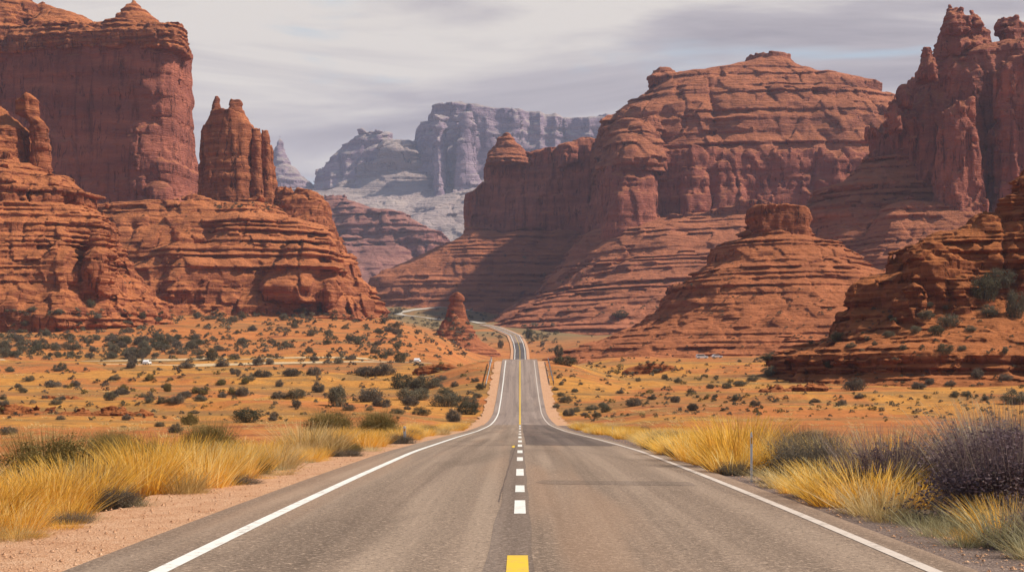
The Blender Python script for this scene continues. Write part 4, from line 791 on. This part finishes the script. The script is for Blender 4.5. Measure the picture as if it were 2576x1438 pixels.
for lab, kind, x, y, h, wk in (
    ('tallest golden grass clump, right of the road behind the grey-green shrub', 'gold', 5.6, 37, 1.71, 1.06), ('tall golden grass clump left of the tallest one on the right shoulder', 'gold', 5.2, 41, 1.30, 1.34), ('golden grass clump behind the tallest one on the right shoulder', 'gold', 6.4, 40, 1.65, 1.12),
    ('golden grass clump in front of the tallest one, right shoulder', 'gold', 5.15, 34, 0.94, 1.34), ('golden grass clump at the left end of the right band', 'gold', 5.2, 46, 1.00, 1.68), ('pale straw clump beside the right edge line, before the bright golden clump', 'straw', 5.35, 28.5, 0.68, 1.34),
    ('bright golden grass clump in the middle of the right band', 'gold', 5.6, 25.6, 0.94, 1.40), ('second bright golden clump touching the purple brush', 'gold', 5.9, 24.2, 1.04, 1.29), ('wide golden clump at the pavement side of the right band', 'gold', 5.35, 23.6, 0.73, 1.51),
    ('straw-gold clump drooping towards the road below the bright golden one', 'straw', 5.55, 21.8, 0.73, 1.51), ('low bleached clump in front of the purple brush', 'pale', 5.65, 19.9, 0.46, 1.79), ('low bleached clump just right of the other one under the purple brush', 'pale', 6.1, 19.4, 0.51, 1.57),
    ('pale green spiky grass clump at the bottom right', 'pale', 5.85, 17.2, 0.81, 1.12), ('second pale green spiky clump at the bottom right corner', 'pale', 6.25, 16.6, 0.73, 1.23), ('orange-gold clump behind the pale spiky grass', 'gold', 6.5, 18.8, 0.73, 1.34),
    ('pale spiky clump nearest the camera at the bottom right', 'pale', 5.75, 15.9, 0.58, 1.0), ('small pale clump on the gravel at the lower right', 'pale', 5.35, 18.4, 0.40, 1.2), ('small straw clump on the gravel before the low bleached clumps', 'straw', 5.3, 20.6, 0.42, 1.2),
    ('straw clump low at the bottom right corner', 'straw', 6, 15.4, 0.40, 1.68), ('golden clump showing above the grey brush on the right', 'gold', 7.4, 33, 1.24, 1.12), ('thin golden clump beside the white marker pole on the right', 'gold', 6.2, 34, 1.18, 0.90), ('golden clump behind the purple brush', 'gold', 8.4, 31, 1.30, 1.12)):
    clump(lab, None, kind, x, y, h, wk)
for x, y, h in ((5.3, 39, 0.95), (6.0, 43, 1.15), (5.6, 44, 0.9), (5.25, 26.8, 0.55), (6.4, 23.4, 0.8), (7.6, 30, 0.9), (5.5, 48, 0.9), (6.4, 50, 0.95), (5.4, 55, 0.85), (7.4, 48, 1.1)):
    clump('golden grass clump filling in between the tall ones on the right shoulder', 'golden clumps on the right shoulder', 'gold', x, y, h, 1.25)

for _ in range(46):
    y = rnd.uniform(15.5, 42); clump('small pale tuft at the gravel edge of the right shoulder', 'small tufts at the right gravel edge', rnd.choice(['straw', 'pale', 'pale', 'gold']), rbase(y)+rnd.uniform(0.0, 0.9), y, rnd.uniform(0.16, 0.42), 1.4)
for _ in range(40):
    y = 16+rnd.random()**1.4*60; clump('small dry tuft at the sandy edge of the left grass', 'small tufts at the left sand edge', rnd.choice(['straw', 'pale', 'gold']), lbase(y)+rnd.uniform(-0.3, 0.35), y, rnd.uniform(0.14, 0.4), 1.4)
# big brush on the right: many fine twigs with small leaves
def brush(seed, n, tw, mat, h=1.0, lean=0.8):
    r = np.random.RandomState(seed); P_ = [blades(seed, int(tw*1.5), h, 0.30, lean, 0.008, 4, 0.6, 0.25, (0.1, 0.9)), leaves(seed+1, int(n*1.6), 0.011, 60, 0.95, 0.17)]
    v, q_, tt = P_[1]; P_[1] = (v*np.array([1.9, 1.9, 1.0]), q_, tt)
    v, q_, tt = blades(seed+2, tw//3, h*1.04, 0.35, lean, 0.010, 4, 0.25, 0.2, (0.80, 1.0)); P_.append((v, q_, tt))
    return plant_mesh('foliage', P_, mat)
PB = [brush(400+i, 9000, 900, L_PURP) for i in range(2)]; GB = [brush(420+i, 6000, 700, L_GREY) for i in range(2)]; OB = brush(440, 7000, 800, L_OLIVE); OB2 = brush(450, 7000, 800, L_OLIVE); ST = stems(77, 16, 0.6)
for lab, me, x, y, w_, h in (
    ('big purple-grey brush filling the right edge', PB[0], 7.15, 20.8, 1.6, 1.85), ('second purple-grey brush behind the big one, right edge', PB[1], 8.4, 23.8, 1.9, 2.05), ('smaller purple-grey brush left of the big one', PB[1], 6.6, 25.2, 1.4, 1.6),
    ('dark purple brush low in the bottom right corner', PB[0], 6.5, 17.0, 0.95, 0.85), ('grey-green brush between the white pole and the purple brush', GB[0], 6.3, 30.5, 1.15, 1.35), ('grey brush right of the tallest golden grass', GB[1], 6.9, 34, 1.3, 1.45), ('grey-green brush with pale tips behind the purple brush', GB[0], 9.8, 30, 1.5, 1.6),
    ('low dark grey-green shrub at the foot of the tallest golden grass', GB[1], 5.05, 33.4, 0.62, 0.62), ('grey shrub at the pavement edge beyond the golden grass', GB[0], 5.4, 53, 0.95, 1.0), ('purplish low shrub at the left end of the golden grass on the right', PB[0], 5.2, 45.5, 0.8, 0.85), ('olive brush behind the golden grass on the right', OB, 8.6, 45, 1.6, 1.2), ('olive brush farther up the right shoulder', OB, 6.6, 62, 1.3, 0.9),
    ('very large olive brush, left of a pair behind the yellow grass', OB, -10.4, 78, 1.75, 2.0), ('large olive brush beside the white post, right one of a pair', OB2, -8.0, 80, 1.5, 2.1),
    ('big broad olive sagebrush behind the grass at the far left', OB2, -9.5, 28.5, 1.25, 1.5), ('second broad olive sagebrush touching the one at the far left', OB, -8.4, 30.5, 1.0, 1.35), ('olive brush showing above the middle of the left grass', OB2, -9.4, 43, 1.1, 1.55), ('low olive brush behind the left grass, right of the broad sagebrush', OB, -13.2, 46, 1.0, 1.2),
    ('grey-olive brush at the sand edge of the left grass, nearest one', GB[0], -6.7, 23.6, 0.55, 0.62), ('olive brush at the sand edge in the middle of the left grass', OB2, -6.5, 34, 0.75, 0.75), ('grey brush inside the left grass behind the sand edge', GB[1], -7.6, 25.5, 0.7, 0.85), ('olive brush deep in the left grass band', OB, -8.0, 37, 0.95, 1.05),
    ('grey clump of low brush in the left grass by the sand', GB[1], -6.0, 30, 0.7, 0.45), ('grey low brush at the pavement end of the left grass', GB[0], -5.6, 46, 0.75, 0.5), ('dark grey brush low in the left grass beside the sand', GB[1], -6.45, 20.5, 0.45, 0.4), ('grey brush where the left grass thins out', GB[0], -5.7, 66, 1.1, 0.8)):
    o = empty('brush', (x, y, ground_z(x, y)-0.03)); o.rotation_euler.z = rnd.uniform(0, 6.28); o.scale = (w_, w_, h); link('foliage', me, o); link('stem', ST, o); tag(o, lab, 'brush')
for i in range(34):
    lf = rnd.random() < 0.62; y = 17*(150/17)**rnd.random(); x = lbase(y)-rnd.uniform(0.5, 3.4) if lf else rbase(y)+rnd.uniform(0.7, 4.0)
    o = empty('brush', (x, y, ground_z(x, y)-0.03)); o.rotation_euler.z = rnd.uniform(0, 6.28); w_ = rnd.uniform(0.4, 0.85); o.scale = (w_, w_, w_*rnd.uniform(0.85, 1.25)); link('foliage', rnd.choice(GB+[OB, OB2]), o); link('stem', ST, o)
    tag(o, 'small grey-olive brush mixed into the grass of the left shoulder' if lf else 'small grey-olive brush mixed into the grass of the right shoulder', 'brush', 'brush in the left grass' if lf else 'brush in the right grass')
# short dry grass over the flats: nobody could count it
pv = []; tuft = [blades(500+i, 34, 1.0, 0.5, 0.9, 0.045, 2, 0.6, 0.4) for i in range(6)]
for _ in range(2400):
    y = 18*(430/18)**rnd.random(); side = rnd.choice([-1, 1]); t0 = rnd.random()**1.3
    x = (lbase(min(y, 170))-0.6-t0*(0.37*y) if side < 0 else rbase(min(y, 170))+0.8+t0*(0.37*y))
    if fbm(np.array([x/9.0]), np.array([y/14.0]), np.array([3.0]), 2)[0] < -0.12: continue
    v, q_, tt = tuft[rnd.randrange(6)]; h = rnd.uniform(0.12, 0.30)*(1+y/400); zz = ground_z(x, y)
    wk = 1.5+y/70; pv.append((v*np.array([h*wk, h*wk, h])+np.array([x, y, zz]), q_, tt))
tag(link('dry_grass', plant_mesh('dry_grass', pv, L_STRAW)), 'short dry straw grass over the flats on both sides of the road', 'grass', kind='stuff')
pv = []
for _ in range(4200):                                                       # loose stones on both shoulders
    y = 12*(80/12)**rnd.random(); side = rnd.random() < 0.7; x = -4.75-rnd.random()**0.8*1.9 if side else 4.75+rnd.random()*1.0
    s_ = 0.010+0.028*rnd.random()**4; v = np.array([(1, 0, 0), (-1, 0, 0), (0, 1, 0), (0, -1, 0), (0, 0, 0.8), (0, 0, -0.5)], float)*rs.uniform(0.6, 1.3, (6, 1))*s_
    q_ = np.array([(0, 2, 4, 4), (2, 1, 4, 4), (1, 3, 4, 4), (3, 0, 4, 4)])
    pv.append((v+np.array([x, y, float(road_z(y))-0.045-0.012*abs(x)+s_*0.3]), q_[:, :3], np.full(6, rnd.random())))
v, q_, tt = join(pv); me = mesh_np('loose_stones', v, q_, G_PINK, smooth=False, tris=True)
tag(link('loose_stones', me), 'loose small stones on the gravel shoulders', 'stones', kind='stuff')

# ------------------------------------------------------------------ posts, guardrails, cars
def flat_mat(name, c, rough=0.6, metal=0.0):
    m, t, b = material(name); n = t.noise(geo(t).outputs['Position'], 12.0, 5.0, 0.7); t.put(b.inputs['Base Color'], t.mix(t.math('MULTIPLY', t.smooth(n, 0.5, 0.75), 0.25), c, tuple(v*0.55 for v in c)))
    b.inputs['Roughness'].default_value = rough; b.inputs['Metallic'].default_value = metal; b.inputs['Specular IOR Level'].default_value = 0.4; return m
M_WHITE = flat_mat('white_plastic', (0.78, 0.75, 0.68)); M_CAR = flat_mat('white_car_paint', (0.80, 0.80, 0.80), 0.25); M_GLASS = flat_mat('dark_glass', (0.03, 0.035, 0.04), 0.1)
M_TYRE = flat_mat('tyre_rubber', (0.02, 0.02, 0.02), 0.8); M_STEEL = flat_mat('galvanised_steel', (0.62, 0.60, 0.56), 0.4, 0.4); M_AMBER = flat_mat('amber_reflector', (0.75, 0.35, 0.03), 0.3); M_WOOD = flat_mat('weathered_post', (0.22, 0.15, 0.10), 0.9); M_RIM = flat_mat('grey_rim', (0.45, 0.45, 0.45), 0.4)
def bm_obj(name, fn, mat, parent=None, loc=(0, 0, 0), bevel=0.0):
    bm = bmesh.new(); fn(bm)
    if bevel: bmesh.ops.bevel(bm, geom=bm.edges[:], offset=bevel, segments=2, affect='EDGES', profile=0.6)
    me = bpy.data.meshes.new(name); bm.to_mesh(me); bm.free(); me.materials.append(mat); return link(name, me, parent, loc)
def prism(pts, y0, y1):                                     # an outline in the x-z plane with a depth along y
    def fn(bm):
        a = [bm.verts.new((p[0], y0, p[1])) for p in pts]; b = [bm.verts.new((p[0], y1, p[1])) for p in pts]; n = len(pts)
        bm.faces.new(a); bm.faces.new(b[::-1])
        for i in range(n): bm.faces.new((a[(i+1) % n], a[i], b[i], b[(i+1) % n]))
        bmesh.ops.recalc_face_normals(bm, faces=bm.faces[:])
    return fn
def disc(r, d, seg=16):
    return lambda bm: bmesh.ops.create_cone(bm, cap_ends=True, segments=seg, radius1=r, radius2=r, depth=d, matrix=Matrix.Rotation(math.pi/2, 4, 'X'))
def post(label, x, y, h, wd, group=None):
    o = empty('marker_post', (x, y, ground_z(x, y)-0.1)); tag(o, label, 'marker post', group)
    bm_obj('post', prism([(-wd/2, 0), (wd/2, 0), (wd/2, h), (wd*0.2, h+0.10), (-wd/2, h+0.06)], -0.02, 0.02), M_WHITE, o, bevel=0.004)
    bm_obj('reflector', prism([(-wd*0.32, h-0.16), (wd*0.32, h-0.16), (wd*0.32, h-0.02), (-wd*0.32, h-0.02)], -0.032, -0.021), M_AMBER, o)
    return o
post('white roadside marker post at the far end of the left grass', -5.35, 66, 1.0, 0.12)
post('tall thin white marker pole among the golden grass on the right', 4.98, 30.6, 1.25, 0.045)
post('thin white marker pole farther up the right shoulder', 5.6, 86, 0.80, 0.07)
post('white marker post at the top of the left guardrail by the crest', -7.3, 346, 1.3, 0.5); post('white marker post at the very crest, above the left guardrail', -7.2, 357, 1.4, 0.45)
def guardrail(label, x, y0, y1):
    o = empty('guardrail', (x, y0, float(road_z(y0)))); tag(o, label, 'guardrail'); z0 = float(road_z(y0)); ys = np.arange(y0, y1+0.1, 2.0); s = -1 if x > 0 else 1
    prof = [(0.0, 0.95), (0.05, 0.90), (0.05, 0.84), (0.0, 0.79), (0.05, 0.74), (0.05, 0.68), (0.0, 0.63)]
    v = []; off = [(0.0, 0.0), (-0.03, 0.0)]
    for yy in ys:
        dz_ = float(road_z(yy))-z0-0.06
        for a, b in prof: v.append((s*a, yy-y0, b+dz_))
        for a, b in prof[::-1]: v.append((s*(a-0.02), yy-y0, b+dz_))
    n = 2*len(prof); q_ = [(i*n+k, i*n+(k+1) % n, (i+1)*n+(k+1) % n, (i+1)*n+k) for i in range(len(ys)-1) for k in range(n)]
    link('rail', mesh_np('rail', v, q_, M_STEEL, smooth=False), o)
    pm = None
    for yy in ys[::2]:
        if pm is None: p = bm_obj('post', prism([(-0.07, -0.5), (0.07, -0.5), (0.07, 0.92), (-0.07, 0.92)], -0.07, 0.07), M_WOOD, o, bevel=0.01); pm = p.data
        else: p = link('post', pm, o)
        p.location = (-s*0.10, yy-y0, float(road_z(yy))-z0-0.06)
guardrail('steel guardrail on the left shoulder just below the crest', -7.0, 292, 352); guardrail('steel guardrail on the right shoulder just below the crest', 7.0, 300, 356)
def car(label, x, y, rz, cat, tall):
    o = empty('car', (x, y, ground_z(x, y)+0.25)); tag(o, label, cat, 'white cars on the dirt tracks'); o.rotation_euler.z = rz; w_ = 0.9
    if tall: side = [(-2.3, 0.35), (2.25, 0.35), (2.3, 0.75), (2.1, 1.0), (1.2, 1.12), (0.6, 1.75), (-2.15, 1.82), (-2.3, 1.2)]; win = [(0.95, 1.14), (0.5, 1.62), (-2.0, 1.66), (-2.1, 1.2)]
    else: side = [(-2.2, 0.32), (2.15, 0.32), (2.2, 0.62), (2.0, 0.82), (1.0, 0.94), (0.35, 1.38), (-1.1, 1.42), (-1.8, 0.98), (-2.2, 0.92)]; win = [(0.85, 0.96), (0.3, 1.30), (-1.05, 1.33), (-1.6, 0.99)]
    bm_obj('body', prism(side, -w_, w_), M_CAR, o, bevel=0.05)
    for s in (-1, 1): bm_obj('side_window', prism(win, s*(w_+0.004), s*(w_+0.016)), M_GLASS, o)
    bm_obj('windscreen', lambda bm: bmesh.ops.create_cube(bm, size=1, matrix=Matrix.Translation(((0.93, 0, 1.45) if tall else (0.70, 0, 1.18)))@Matrix.Rotation(-0.75 if tall else -0.98, 4, 'Y')@Matrix.Diagonal((0.03, 1.5, 0.62, 1))), M_GLASS, o)
    for xx in (-1.4, 1.4):
        for s in (-1, 1):
            wh = bm_obj('wheel', disc(0.34, 0.22), M_TYRE, o, (xx, s*0.82, 0.34)); bm_obj('rim', disc(0.20, 0.02, 12), M_RIM, wh, (0, s*0.115, 0))
def tx(px, Y): return (px-CX)/F_PX*Y
car('small white car on the left dirt track below the bushy slope', tx(370, 452), 452, 1.57, 'car', False)
car('white car on the left dirt track near the crest of the road', tx(1050, 470), 470, 1.5, 'car', False)
car('white van on the right track, left of the other white vehicle', tx(1766, 553), 553, 0.1, 'van', True)
car('white car on the right track, right of the white van', tx(1803, 556), 556, 0.15, 'car', False)

# ------------------------------------------------------------------ haze: one closed box of even, thin air
m = bpy.data.materials.new('haze'); m.use_nodes = True; t = NT(m.node_tree); t.n.clear()
pvn = t.new('ShaderNodeVolumePrincipled'); pvn.inputs['Color'].default_value = (0.61, 0.72, 1.0, 1); pvn.inputs['Density'].default_value = HAZE; pvn.inputs['Anisotropy'].default_value = 0.0
t.l.new(pvn.outputs[0], t.new('ShaderNodeOutputMaterial').inputs['Volume'])
bm = bmesh.new(); zb = float(ZZ.min())-1; x0, x1, y0, y1, z1 = -16500, 16500, -400, 9700, 1180
bmesh.ops.create_cube(bm, size=1, matrix=Matrix.Translation(((x0+x1)/2, (y0+y1)/2, (zb+z1)/2))@Matrix.Diagonal((x1-x0, y1-y0, z1-zb, 1)))
me = bpy.data.meshes.new('haze'); bm.to_mesh(me); bm.free(); me.materials.append(m); tag(link('haze', me), 'thin bluish air over the whole valley', 'haze', kind='stuff')
